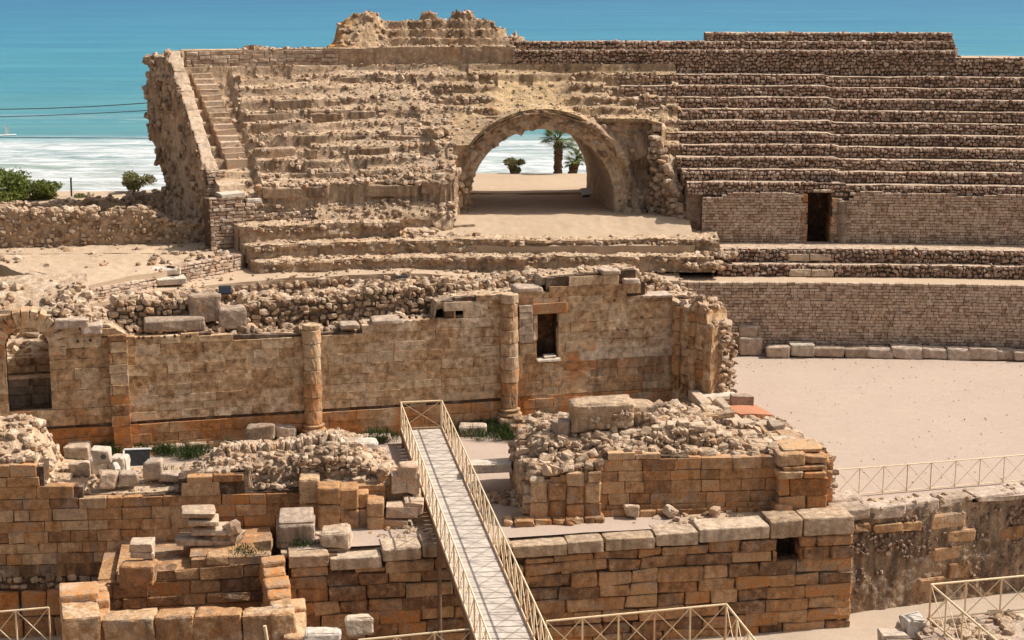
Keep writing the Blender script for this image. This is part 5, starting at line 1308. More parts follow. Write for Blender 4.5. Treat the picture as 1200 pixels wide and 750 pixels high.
    tag(mb.build('coping_row', M['rubble']), 'row of flat stones along the back edge of the front wall rubble', 'stone row')

def build_trench_walls():
    bw = thing('trench_wall', 'big-block wall of the arena pit with large grey top slabs and a square hole', 'wall', (2, 51.5, -3.6))
    uB0, uB1 = BW.hit(338, 660)[0], BW.hit(1000, 640)[0]
    hole = (BW.hit(910, 650)[0], BW.hit(937, 650)[0], BW.hit(920, 659)[1], BW.hit(920, 628)[1])
    prf = BW.prof([(338, 652), (375, 648), (410, 646), (414, 652), (455, 643), (490, 640), (545, 634), (610, 641), (640, 637), (700, 632), (765, 628), (830, 620), (890, 615), (895, 612), (960, 606), (1001, 606)])
    top = interp([(u, min(z, .42)) for u, z in prf])
    mb = MB(); tb = ftint(601, -.06, .28, .12)
    def tn(u, z):
        T = tb(u, z); T[:, 1] += .25*np.clip((z+.9)/.9, 0, 1)*(u > 6.5); T[:, 0] += .22*np.clip((u-15)/3, 0, 1)*(z < -.8); return T
    masonry(mb, BW, uB0, uB1, -3.75, lambda u: np.minimum(top(u)-.42, -.35), (.38, .5), (.75, 1.55), .5, .018, .05, .04, .014, .03, [hole], tn, tilt=.008)
    core(mb, BW, uB0, uB1, -3.8, lambda u: top(u)-.1, .14, 1.1, [hole], hd=1.0, step=.5, m=1, tint=(.3, .2, .3, 0))
    mb.build('wall', [M['big'], M['mortar']], bw)
    mb = MB(); u = uB0
    while u < uB1-.2:
        l = random.uniform(1.1, 2.6) if u > 6 else random.uniform(1., 2.); b = min(u+l, uB1)
        if uB1-b < .7: b = uB1
        um = (u+b)/2; t = float(top(um)); h0 = min(t-.42, -.35)
        if not (hole[0] < um < hole[1] and False):
            chunk(mb, np.append(BW.at(np.array(um), np.array(.48)), (t+h0)/2), ((b-u)/2-.01, .54, (t-h0)/2), axes_of(BW, np.zeros(1), .006)[0], T=(random.uniform(.2, .8), .04, random.uniform(.1, .4), .05), amp=.06, cj=.025, rnd=.035)
        u = b
    mb.build('top_slab', M['rubble'], bw)
    # right-hand end of the wall turning back towards the arena
    mb = MB(); RE = Line(BW.at(uB1, 0.02), BW.at(uB1, 1.9))
    masonry(mb, RE, .0, 1.9, -3.75, lambda u: -.25+0*u, (.34, .42), (.5, 1.), .5, .02, .05, .04, .012, .03, (), ftint(611, .3, .1))
    core(mb, RE, .1, 1.9, -3.8, lambda u: -.1+0*u, .1, .5, step=1, m=1)
    masonry(mb, RE, .9, 1.9, -.3, lambda u: .12+0*u, (.4, .42), (.5, 1.), .9, .02, .05, .04, .012, .03, (), ftint(612, .05, .2, .1), d0=-.05)
    mb.build('end_return', [M['big'], M['mortar']], bw)
    # ledge between trench wall and front wall
    mb = MB(); hf(mb, BW, np.arange(uB0-.2, uB1-.2, .12), np.linspace(.5, 4.2, 26), lambda U, D: np.minimum(top(U), .1)-.05+.06*n2(U*1.5, D*1.5, 603)-.02, skirt=-.3)
    scatter(mb, BW, 420, (uB0, uB1-.5), (.9, 3.), lambda u, d: np.minimum(top(u), .1)-.07, (.04, .14), .7, .35, tint=(.05, .1, .15), m=1)
    mb.build('ledge', [M['earth'], M['rubble']], bw)
    # right trench wall: rough concrete with a few big blocks
    tw = thing('pit_wall', 'rough dark concrete side of the pit below the arena railing, patched with big blocks', 'wall', (17, 56, -3.6))
    TW = Line(P(985, 603, -.05), P(1420, 553, -.05)); U, V = np.meshgrid(np.arange(-.5, TW.L, .07), np.linspace(0, 1, 60), indexing='ij')
    tt = lambda u: -.14+.08*n1(u*.9, 620)
    Z = -3.8+(tt(U)+3.8)*V; D = .05+.16*fbm(np.stack([U*1.0, Z*1.0, U*0], -1), 4, 621)+.06*fbm(np.stack([U*5, Z*5, U*0], -1), 3, 622)-.1*(1-V)
    G = np.concatenate([TW.at(U, D), Z[..., None]], -1); T = np.zeros(U.shape+(4,)); T[..., 0] = .3+.5*n2(U*1.5, Z*1.5, 623); T[..., 2] = .62+.4*n2(U*.5, Z*.5, 624); T[..., 1] = .15+.4*n2(U*.4, Z*.6, 625)
    mb = MB(); mb.add(G.reshape(-1, 3), grid_faces(*U.shape), T.reshape(-1, 4))
    n = 1500; u = rng.uniform(-.4, 12, n); z = rng.uniform(-3.5, -.4, n); k = n2(u*.7, z*.9, 626) > -.1; u, z = u[k], z[k]; n = len(u)
    TT = np.zeros((n, 4)); TT[:, 0] = rng.uniform(0, 1, n); TT[:, 0] *= .55; TT[:, 2] = .5; TT[:, 1] = .15; s = rng.uniform(.025, .085, (n, 1))
    rocks(mb, np.column_stack([TW.at(u, np.full(n, .03)), z]), s*rng.uniform(.7, 1.3, (n, 3)), TT, m=1)
    mb.build('wall', [M['concrete'], M['seat']], tw)
    mb = MB()
    for (px, py, w, h, t) in [(1110, 611, .67, .27, (.6, .1, .2, .2)), (1125, 628, .55, .23, (.6, .3, .15, .1)), (1112, 648, .62, .26, (.6, .4, .15, 0)), (1125, 668, .5, .3, (.3, .2, .5, 0)), (1040, 618, .5, .14, (.5, .3, .1, 0)), (1068, 616, .35, .16, (.5, .3, .1, .1)), (1090, 685, .5, .24, (.5, .3, .2, 0)), (1185, 625, .5, .25, (.3, .1, .5, 0)), (1010, 618, .3, .14, (.4, .2, .3, 0))]:
        mb = MB(); u, z = TW.hit(px, py); blocks(mb, [np.append(TW.at(np.array(u), np.array(.24)), z)], axes_of(TW, np.zeros(1), .01), [[w, .3, h]], [(t[0], -.2, t[2]+.15, t[3])], .05, .05, .012); mb.build('inset_block', M['front'], tw)
    mb = MB(); u = -.2
    while u < TW.L:
        l = random.uniform(.5, 1.6); um = u+l/2; h = random.uniform(.13, .22)
        chunk(mb, np.append(TW.at(np.array(um), np.array(.42+random.uniform(-.08, .1))), .02-h*.75+random.uniform(-.03, .03)), (l/2-.02, random.uniform(.36, .5), h), axes_of(TW, np.zeros(1), .02)[0], T=(random.uniform(.2, 1), .08, .15, .2), amp=.10, cj=.08, rnd=.05)
        u += l
    scatter(mb, TW, 160, (0, TW.L), (-.05, .9), lambda u, d: u*0-.02, (.04, .14), .7, .3, m=1, tint=(.05, .08, .2))
    mb.build('edge_slab', [M['grey'], M['rubble']], tw)

def build_front_left():
    fl = thing('front_wall', 'front church wall left of the footbridge, stepped broken top over orange ashlar', 'ruined wall', (-12, 52.5, -2))
    ua = 0.; ub = FR.hit(452, 600)[0]
    top = interp(FR.prof([(-120, 520), (-40, 540), (0, 544), (58, 546), (60, 577), (63, 570), (103, 569), (104, 582), (160, 580), (206, 577), (208, 560), (250, 556), (292, 551), (294, 576), (330, 573), (352, 570), (356, 572), (452, 566)]))
    mb = MB(); tb = ftint(651, -.05, .27, .18)
    def tn(u, z):
        T = tb(u, z); T[:, 0] += .3*np.clip((.3-z)/1., 0, 1); T[:, 1] += .5*((z < -1.35) & (z > -1.7)); return T
    masonry(mb, FR, ua, ub, -1.6, top, (.30, .42), (.5, 1.25), .4, .010, .022, .016, .006, .014, (), tn)
    masonry(mb, FR, ua, ub-3, -3.8, lambda u: -1.95+0*u, (.8, .95), (.8, 1.2), .6, .03, .06, .05, .012, .04, (), ftint(654, .4, .1, 0), d0=-.12)
    rubble_face(mb, FR, ua, ub-3, -2.0, lambda u: -1.55+0*u, .2, .05, m=2, tint=lambda u, z: np.column_stack([u*0+.15, u*0+.5, u*0]))
    core(mb, FR, ua, ub, -3.8, top, .07, 1.0, step=.3, m=1)
    mb.build('wall', [M['front'], M['mortar'], M['rubble']], fl)
    # rubble core of the wall, two humps
    mb = MB(); a = FR.hit(222, 560)[0]; b = FR.hit(462, 560)[0]
    rp = interp([FR.back(1.6).hit(*p) for p in [(215, 556), (235, 541), (250, 532), (262, 524), (300, 523), (340, 520), (365, 514), (385, 510), (405, 512), (430, 520), (450, 535), (462, 560)]]); rp_ = rp; rp = lambda u: rp_(u)-.24
    def zr(U, D):
        f = np.clip((D-.5)/.5, 0, 1); t = np.minimum(top(U), rp(U)); return t*(1-f)+rp(U)*f+.12*n2(U*1.4, D*1.4, 661)+.06*n2(U*4, D*4, 662)-.25*np.clip(D-2.6, 0, 2)
    hf(mb, FR, np.arange(a, b, .1), np.arange(.3, 4.0, .1), zr, skirt=-.3)
    scatter(mb, FR, 1300, (a, b), (.2, 3.8), zr, (.04, .16), .7, .45, m=1, tint=(.05, .1, .12), tpl=TR4)
    fb = FR.back(.55); rubble_face(mb, fb, FR.hit(262, 560)[0], FR.hit(450, 560)[0], 1.5, lambda u: rp(u)-.05, .19, -.1, tint=lambda u, z: np.column_stack([u*0+.06, u*0+.12, u*0+.1]), m=1, tpl=TR4, prot=.07)
    # stones set on edge along the back of the hump
    N = 46; cu = np.linspace(a+.6, FR.hit(395, 520)[0], N); 
    rot = np.transpose(axes_of(FR, cu, .15), (0, 2, 1)); T = np.zeros((N, 4)); T[:, 0] = rng.uniform(.3, 1, N); T[:, 3] = .2
    rocks(mb, np.column_stack([FR.at(cu, 1.7+rng.normal(0, .08, N)), rp(cu)+.12]), np.column_stack([np.full(N, .085), np.full(N, .2), rng.uniform(.15, .25, N)]), T, rot=rot, tpl=TR4, m=1)
    mb.build('rubble_core', [M['concrete'], M['rubble']], fl)
    mb = MB(); a2, b2 = FR.hit(-120, 520)[0]*0, FR.hit(62, 560)[0]
    r2 = interp([FR.back(1.5).hit(*p) for p in [(-150, 470), (-60, 490), (0, 506), (20, 504), (34, 506), (42, 516), (52, 535), (64, 556)]])
    def z2(U, D):
        f = np.clip((D-.2)/1.1, 0, 1); return np.minimum(top(U), r2(U))*(1-f)+r2(U)*f+.15*n2(U*1.2, D*1.2, 665)+.07*n2(U*4, D*4, 666)
    hf(mb, FR, np.arange(0, b2+.4, .1), np.arange(.3, 3.2, .1), z2, skirt=-.3)
    scatter(mb, FR, 500, (0, b2), (.2, 3.), z2, (.05, .18), .7, .3, m=1, tint=(.05, .08, .25), tpl=TR4)
    mb.build('rubble_hump', [M['concrete'], M['rubble']], fl)
    # low top between the humps with chips
    mb = MB(); c0, c1 = b2-.2, a+.4
    z3 = lambda U, D: np.minimum(top(U), 1.22)-.03+.05*n2(U*2, D*2, 671)+.03*D
    hf(mb, FR, np.arange(c0, c1, .12), np.arange(.3, 3., .12), z3, skirt=-.2)
    scatter(mb, FR, 170, (c0, c1), (.3, 2.8), z3, (.03, .1), .6, .35, m=1, tint=(.03, .05, .3))
    mb.build('wall_head', [M['concrete'], M['rubble']], fl)
    # upright pier blocks near the bridge
    mb = MB()
    for (x0, x1, yt, yb, dd) in [(352, 374, 558, 632, -.2), (374, 399, 563, 636, -.62), (399, 420, 565, 636, -.58), (431, 450, 579, 636, -.72), (420, 432, 572, 630, -.4)]:
        u0, _ = FR.hit(x0, yb); u1, zt = FR.hit(x1, yt)
        zz_ = [-.1, zt*random.uniform(.42, .6), zt]
        for q0, q1_ in zip(zz_[:-1], zz_[1:]): chunk(mb, np.append(FR.at(np.array((u0+u1)/2), np.array(dd+.3)), (q0+q1_)/2), ((u1-u0)/2-.005, .42, (q1_-q0)/2-.004), axes_of(FR, np.zeros(1))[0], T=(random.uniform(.2, .8), random.uniform(-.2, .25), random.uniform(.05, .35), .1), amp=.06, cj=.02, rnd=.05)
    mb.build('pier', M['front'], fl)
    # sunlit crumbling end beside the bridge
    mb = MB(); g0, g1 = FR.hit(452, 590)[0], FR.hit(492, 590)[0]
    zq = lambda U, D: np.interp(U, [g0, g0+.5, g1], [1.5, 1.15, .6])+.15*n2(U*2, D*2, 685)-.1*D
    hf(mb, FR, np.arange(g0-.2, g1, .08), np.arange(.2, 2.4, .1), zq, skirt=-.3)
    scatter(mb, FR, 130, (g0-.2, g1), (.1, 2.2), zq, (.07, .22), .8, .3, m=1, tint=(.3, 0, .2), tpl=TR4)
    for (px, py, w, h) in [(478, 552, .3, .25), (468, 566, .25, .3), (484, 566, .22, .35), (470, 592, .5, .18), (485, 588, .3, .2), (455, 606, .6, .16)]:
        u, z = FR.hit(px, py); blocks(mb, [np.append(FR.at(np.array(u), np.array(.2 if py < 570 else -.4)), z)], axes_of(FR, np.zeros(1), .04), [[w, .35, h]], [(.7, .35, 0, .2)], .05, .06, .015, m=1)
    mb.build('broken_end', [M['front'], M['rubble']], fl)
    # low cross wall seen under and beside the bridge
    lw = thing('low_cross_wall', 'low rubble wall crossing behind the footbridge between the two front walls', 'wall', (-2, 55, 0))
    LW = Line(FR.at(FR.hit(492, 590)[0], .9), FR.at(FR.hit(625, 590)[0], 1.3)); zt = lambda u: .75+.15*n1(u*1.5, 9)-.75*np.clip((3.0-np.abs(u-1.3))/.6, 0, 1)
    mb = MB(); core(mb, LW, 0, LW.L, -.3, zt, .05, 1.6, step=.3); rubble_face(mb, LW, 0, LW.L, -.1, zt, .28, -.1, m=1, tint=lambda u, z: np.column_stack([u*0+.1, u*0+.3, u*0]))
    scatter(mb, LW, 110, (0, LW.L), (0, 1.6), lambda u, d: zt(u), (.07, .25), .7, .35, m=1)
    mb.build('wall', [M['concrete'], M['rubble']], lw)
    mb = MB(); g = P(575, 548, .8); box(mb, (g[0], g[1], .85), (.75, .35, .16), .05, (.8, .05, .05, .4), .05, .05, .015); tag(mb.build('stone_slab', M['pale']), 'pale flat slab on the low cross wall just right of the footbridge', 'stone slab')

    # loose stones on the wall head
    def loose(px, py, z, half, lab, mat='pale', yaw=0., pitch=0., t=(.6, .03, .1, .3), name='stone_block', cat='stone block', cj=.06, group=None):
        g = P(px, py, z); mb = MB(); chunk(mb, (g[0], g[1]+half[1], z+half[2]*.94), half, yaw=yaw, T=t, amp=.085, cj=cj*1.3, pitch=pitch)
        return tag(mb.build(name, M[mat]), lab, cat, group)
    loose(178, 563, 1.25, (.30, .28, .33), 'upright pale grey block just right of the dark information panel', 'grey')
    loose(148, 570, 1.22, (.30, .26, .22), 'squat block in front of the dark information panel', 'grey', .1)
    loose(125, 572, 1.22, (.28, .3, .26), 'brownish block below the white stone with a round hole', 'rubble', .2)
    loose(92, 560, 1.22, (.30, .26, .27), 'rough block left of the white stone with a round hole', 'rubble', .1)
    loose(116, 556, 1.22, (.32, .26, .27), 'white block carrying the stone with a round hole', 'pale', .05, t=(.7, 0, 0, .5))
    loose(138, 556, 1.22, (.26, .26, .28), 'white rounded block right under the stone with a round hole', 'pale', -.1, t=(.7, 0, 0, .5), cj=.12)
    loose(135, 567, 1.22, (.12, .22, .3), 'thin slab leaning diagonally among the white blocks', 'pale', .5, .2)
    loose(199, 566, 1.22, (.36, .25, .17), 'flat grey block at the right end of the loose blocks on the wall head', 'grey', -.1)
    g = P(118, 545, 1.75); ws = thing('pierced_stone', 'white carved stone with a round hole standing on the loose blocks', 'carved stone', (g[0], g[1], 1.76))
    mb = MB(); box(mb, (g[0], g[1]+.25, 2.0), (.29, .24, .25), .1, (.95, 0, 0, .9), .06, .06, .012); mb.build('block', M['pale'], ws)
    mb = MB(); c = np.array([g[0]+.10, g[1]-.01, 2.03]); tube(mb, c, c+np.array([0, .06, 0]), .085, 14); mb.build('hole', M['glass'], ws)  # dark disc on the face stands for the shade inside the round hole
    # information panel on its frame
    g = P(159, 552, 1.25); ip = thing('information_panel', 'dark slanted information panel in a pale frame on the front left wall', 'information panel', (g[0], g[1]+.2, 1.2))
    mb = MB(); box(mb, (g[0], g[1]+.3, 1.62), (.42, .03, .27), .12, rnd=.01, pitch=-.5); mb.build('board', M['panel'], ip)
    mb = MB(); box(mb, (g[0], g[1]+.43, 1.885), (.45, .035, .03), .12, rnd=.008, pitch=-.5); box(mb, (g[0]-.435, g[1]+.25, 1.62), (.03, .04, .28), .12, rnd=.008, pitch=-.5); mb.build('frame', M['white'], ip)
    for s_ in (-.3, .3):
        mb = MB(); tube(mb, (g[0]+s_, g[1]+.38, 1.15), (g[0]+s_, g[1]+.36, 1.55), .025); mb.build('leg', M['dark'], ip)
    # blocks inside the church along the foot of the long wall
    kr = thing('low_block_row', 'weedy row of low blocks parallel to the foot of the church wall', 'low wall', (-11, 60, 0))
    KL = Line(P(150, 534, 0), P(352, 516, 0)); mb = MB(); masonry(mb, KL, 0, KL.L, -.1, lambda u: .42+.05*n1(u, 5), (.34, .5), (.4, .9), .5, .05, .07, .07, .015, .05, (), ftint(690, .05, .2, .2)); mb.build('row', M['rubble'], kr)
    loose(304, 517, .35, (.50, .25, .28), 'large purplish grey block on the block row left of the round column', 'grey', .1, t=(.1, 0, .1, 0))
    loose(335, 515, .2, (.38, .25, .25), 'grey block between the large purplish block and the round column', 'grey', .1)
    loose(90, 540, 0, (.45, .4, .3), 'low block half hidden in weeds under the pilaster', 'rubble')
    loose(440, 519, .0, (.55, .22, .13), 'long pale slab lying by the wall left of the footbridge end', 'grey', .05, t=(.9, 0, 0, .4))
    loose(553, 511, .0, (.52, .28, .2), 'pale broken slab lying by the wall right of the footbridge end', 'grey', .1, t=(.9, 0, 0, .4))
    loose(643, 500, .2, (.3, .25, .2), 'small grey block in the weeds right of the big column', 'grey', .1)
    loose(405, 527, 1.9, (1.05, .35, .13), 'long pale slab along the back of the left rubble hump', 'pale', .06)
    loose(390, 524, 2.05, (.4, .3, .12), 'rounded pale slab on top of the long slab behind the left rubble hump', 'pale', .06, cj=.1)
    loose(412, 530, 2.0, (.2, .2, .2), 'small tan cube-shaped block on the left rubble hump', 'rubble')

    # ---------------- enclosure in the bottom left
    en = thing('enclosure_wall', 'low enclosure of big weathered blocks with bright tops in the bottom left', 'wall', (-10, 48, -3))
    EF = Line(P(60, 727, -.62), P(338, 721, -.62)); mb = MB()
    us = [EF.hit(p, 725)[0] for p in (121, 180, 226, 284, 334)]
    for a_, b_ in zip(us[:-1], us[1:]):
        hz = random.uniform(.42, .5)
        chunk(mb, np.append(EF.at(np.array((a_+b_)/2), np.array(.3)), -.62-hz+random.uniform(0, .1)), ((b_-a_)/2-.004, .38, hz), axes_of(EF, np.zeros(1), .01)[0], T=(random.uniform(.3, .8), -.2, .3, .22), amp=.09, cj=.05, rnd=.04)
    masonry(mb, EF, us[0]-.2, us[-1]+.3, -3.7, lambda u: -1.55+0*u, (.4, .5), (.8, 1.3), .7, .02, .05, .04, .015, .03, (), ftint(701, .15, .15, .1))
    core(mb, EF, us[0]-.2, us[-1], -3.7, lambda u: -1.2+0*u, .1, .6, step=1)
    mb.build('front_row', M['front'], en)
    def run(p0, p1, z0, z1, w, n, nm, yaw=None, t=(.8, -.25, .1, .3), hz=.4):
        a_, b_ = P(p0[0], p0[1], z0), P(p1[0], p1[1], z1); L = Line(a_, b_); mb = MB(); e = np.sort(np.concatenate([[0, 1], (np.arange(1, n)+rng.uniform(-.2, .2, n-1))/n]))*L.L
        for i in range(n):
            um = (e[i]+e[i+1])/2; z = z0+(z1-z0)*um/L.L+random.uniform(-.06, .06)
            chunk(mb, np.append(L.at(np.array(um), np.array(0.)), z-hz), ((e[i+1]-e[i])/2-.02, w*random.uniform(.9, 1.1), hz), axes_of(L, np.zeros(1), .02)[0], T=tuple(np.array(t)+[random.uniform(-.3, .2), 0, 0, 0]), amp=.07, cj=.05, rnd=.045)
        masonry(mb, L, 0, L.L, -3.7, lambda u: min(z0, z1)-.75+0*u, (.38, .46), (.6, 1.1), w*1.9, .02, .05, .04, .012, .03, (), ftint(711, .02, .15, .1), d0=-w)
        mb.build(nm, M['front'], en); return L
    run((333, 722), (318, 650), -.6, -.12, .36, 6, 'right_row')
    run((345, 748), (345, 700), -1.2, -1.0, .3, 3, 'side_course')
    run((95, 728), (92, 678), -.55, -.25, .55, 2, 'left_row', t=(.7, -.25, .1, .3))
    run((122, 728), (118, 678), -.7, -.4, .22, 3, 'left_inner_row', t=(.8, -.25, .1, .3))
    EB = Line(P(113, 668, -.35), P(318, 652, -.2)); mb = MB(); tb2 = interp([(0, -.75), (.55, -.75), (.56, -.5), (2.8, -.5), (2.81, -.16), (EB.L, -.08)])
    masonry(mb, EB, 0, EB.L, -3.7, tb2, (.34, .46), (.6, 1.4), .6, .015, .04, .03, .01, .02, (), ftint(721, -.08, .22, .1))
    core(mb, EB, 0, EB.L, -3.7, tb2, .08, 1.4, step=.4)
    for ua_, ub_ in ((0, .55), (.56, 2.8), (2.81, EB.L)): hf(mb, EB, np.linspace(ua_, ub_, 12), np.linspace(.3, 3., 20), lambda U, D: tb2(np.clip(U, ua_+.01, ub_-.01))-.03+.04*n2(U*2, D*2, 722), skirt=-2)
    mb.build('back_row', M['big'], en)
    # pedestal and the stacks of slabs
    loose(160, 690, -.62, (.50, .36, .34), 'squared pedestal block carrying the small stack of slabs', 'big', .03, t=(.4, .2, .2, 0))
    st = thing('slab_stack', 'small stack of two slabs on a pedestal block in the bottom left', 'stack of slabs', tuple(P(166, 655, .1)))
    g = P(166, 656, .1)
    for (dx, z, h) in [(0, .24, .11), (-.02, .50, .13)]:
        mb = MB(); chunk(mb, (g[0]+dx, g[1]+.3, z-.02), (.34, .3, h), yaw=.05, T=(.7, .15, .1, .2), amp=.04, rnd=.03); mb.build('slab', M['rubble'], st)
    g = P(240, 652, -.1); st = thing('slab_stack', 'leaning stack of five flat weathered slabs below the front left wall', 'stack of slabs', (g[0], g[1], -.1))
    for (px, py, w, h, yw, t) in [(243, 645, .45, .10, .0, (.7, .1, .1, .2)), (239, 634, .88, .11, .12, (.6, .1, .2, .1)), (248, 622, .55, .11, -.1, (.7, .35, .0, .2)), (238, 611, .45, .09, .1, (.8, .2, .1, .3)), (232, 602, .52, .10, .16, (.5, .02, .3, .2))]:
        z = PY(px, py, 51.3)[2]; x = PY(px, py, 51.3)[0]
        mb = MB(); chunk(mb, (x, 51.5, z), (w, .42, h), yaw=yw, T=t, amp=.05, cj=.06, roll=.05*random.choice((-1, 1)), rnd=.03); mb.build('slab', M['rubble'], st)
    for i in range(3):
        mb = MB(); rocks(mb, [(g[0]+.1+.3*i, 51.45, .0+.1*(i == 1))], [(.3, .3, .26)], [(.5, .1, .3, 0)]); mb.build('packing_stone', M['rubble'], st)
    x = PY(262, 622, 51.2); mb = MB(); rocks(mb, [(x[0]+.25, 51.3, x[2]+.02)], [(.36, .3, .22)], [(.9, .3, 0, .4)], tpl=TR4); tag(mb.build('boulder', M['rubble']), 'yellowish rough boulder lodged in the right side of the leaning slab stack', 'boulder')
    # sarcophagus-like block with sloping pale top
    g = P(345, 641, -.05); sb = thing('sloped_block', 'big grey block with a pale sloping top beside the upright pier blocks', 'stone block', (g[0], g[1], -.1))
    mb = MB(); chunk(mb, (g[0], g[1]+.45, .26), (.60, .48, .42), yaw=.12, T=(.4, .02, .45, .1), amp=.06); mb.build('body', M['grey'], sb)
    mb = MB(); chunk(mb, (g[0]+.02, g[1]+.48, .78), (.52, .40, .09), yaw=.12, T=(.5, 0, .1, .2), amp=.04, pitch=.3, rnd=.03); mb.build('top', M['grey'], sb)
    loose(393, 642, -.02, (.48, .4, .26), 'squat tan block at the edge of the pit in front of the upright pier blocks', 'rubble', .04)
    # bits near the bottom edge
    loose(420, 745, -.42, (.36, .3, .24), 'white weathered block by the bottom railing, upper of two', 'pale', .1, t=(.9, 0, .1, .7))
    loose(378, 752, -.42, (.5, .3, .12), 'pale flat slab by the bottom railing', 'pale', .05)
    loose(740, 608, .0, (.26, .24, .2), 'small tan block on the ledge at the foot of the front right wall', 'rubble')
    mb = MB(); g = P(786, 606, .05); rocks(mb, [(g[0], g[1]+.2, .2)], [(.23, .22, .2)], [(.7, 0, 0, .3)], tpl=TR4); tag(mb.build('boulder', M['rubble']), 'small rounded boulder on the ledge right of the small tan block', 'boulder')
    mb = MB(); g = P(838, 606, .05); rocks(mb, [(g[0], g[1]+.2, .16)], [(.17, .16, .2)], [(.9, .3, 0, .5)], tpl=TR3); tag(mb.build('boulder', M['rubble']), 'small pointed yellow stone at the foot of the front right wall', 'boulder')
    loose(919, 606, .0, (.34, .3, .2), 'orange block at the foot of the corner pier', 'front', t=(.8, .5, 0, 0))
    loose(938, 603, .0, (.36, .3, .2), 'dark flat block at the foot of the corner pier next to the orange one', 'grey', t=(.1, 0, .4, 0))
    loose(990, 592, .0, (.6, .4, .14), 'cracked flat slabs at the outer corner below the corner pier', 'grey', .3, t=(.8, 0, .1, .3))

# ================================================================== BRIDGE AND RAILINGS
def rail_run(parent, pts, h, sp, mats, lo=.06, r=.022, names=True, top=True, bottom=True, brace=True, n_x=None):
    pts = [np.array(p, float) for p in pts]; up = np.array([0, 0, h])
    for i, (a, b) in enumerate(zip(pts[:-1], pts[1:])):
        L = np.linalg.norm(b-a); n = max(1, int(round(L/sp))); q = [a+(b-a)*k/n for k in range(n+1)]
        mb = MB(); tube(mb, a+up, b+up, r*1.25, 8); mb.build('top_rail', mats[0], parent)
        if bottom: mb = MB(); tube(mb, a+[0, 0, lo], b+[0, 0, lo], r, 8); mb.build('bottom_rail', mats[0], parent)
        for k in range(n+1):
            if k == n and i < len(pts)-2: continue
            mb = MB(); tube(mb, q[k]-[0, 0, .05], q[k]+up, r*1.05, 8); mb.build('post', mats[1 if (k*7+i) % 4 == 1 else 0], parent)
        if brace:
            for k in range(n):
                mb = MB(); tube(mb, q[k]+[0, 0, lo], q[k+1]+up, r*.55, 6); tube(mb, q[k]+up, q[k+1]+[0, 0, lo], r*.55, 6); mb.build('brace', mats[0], parent)
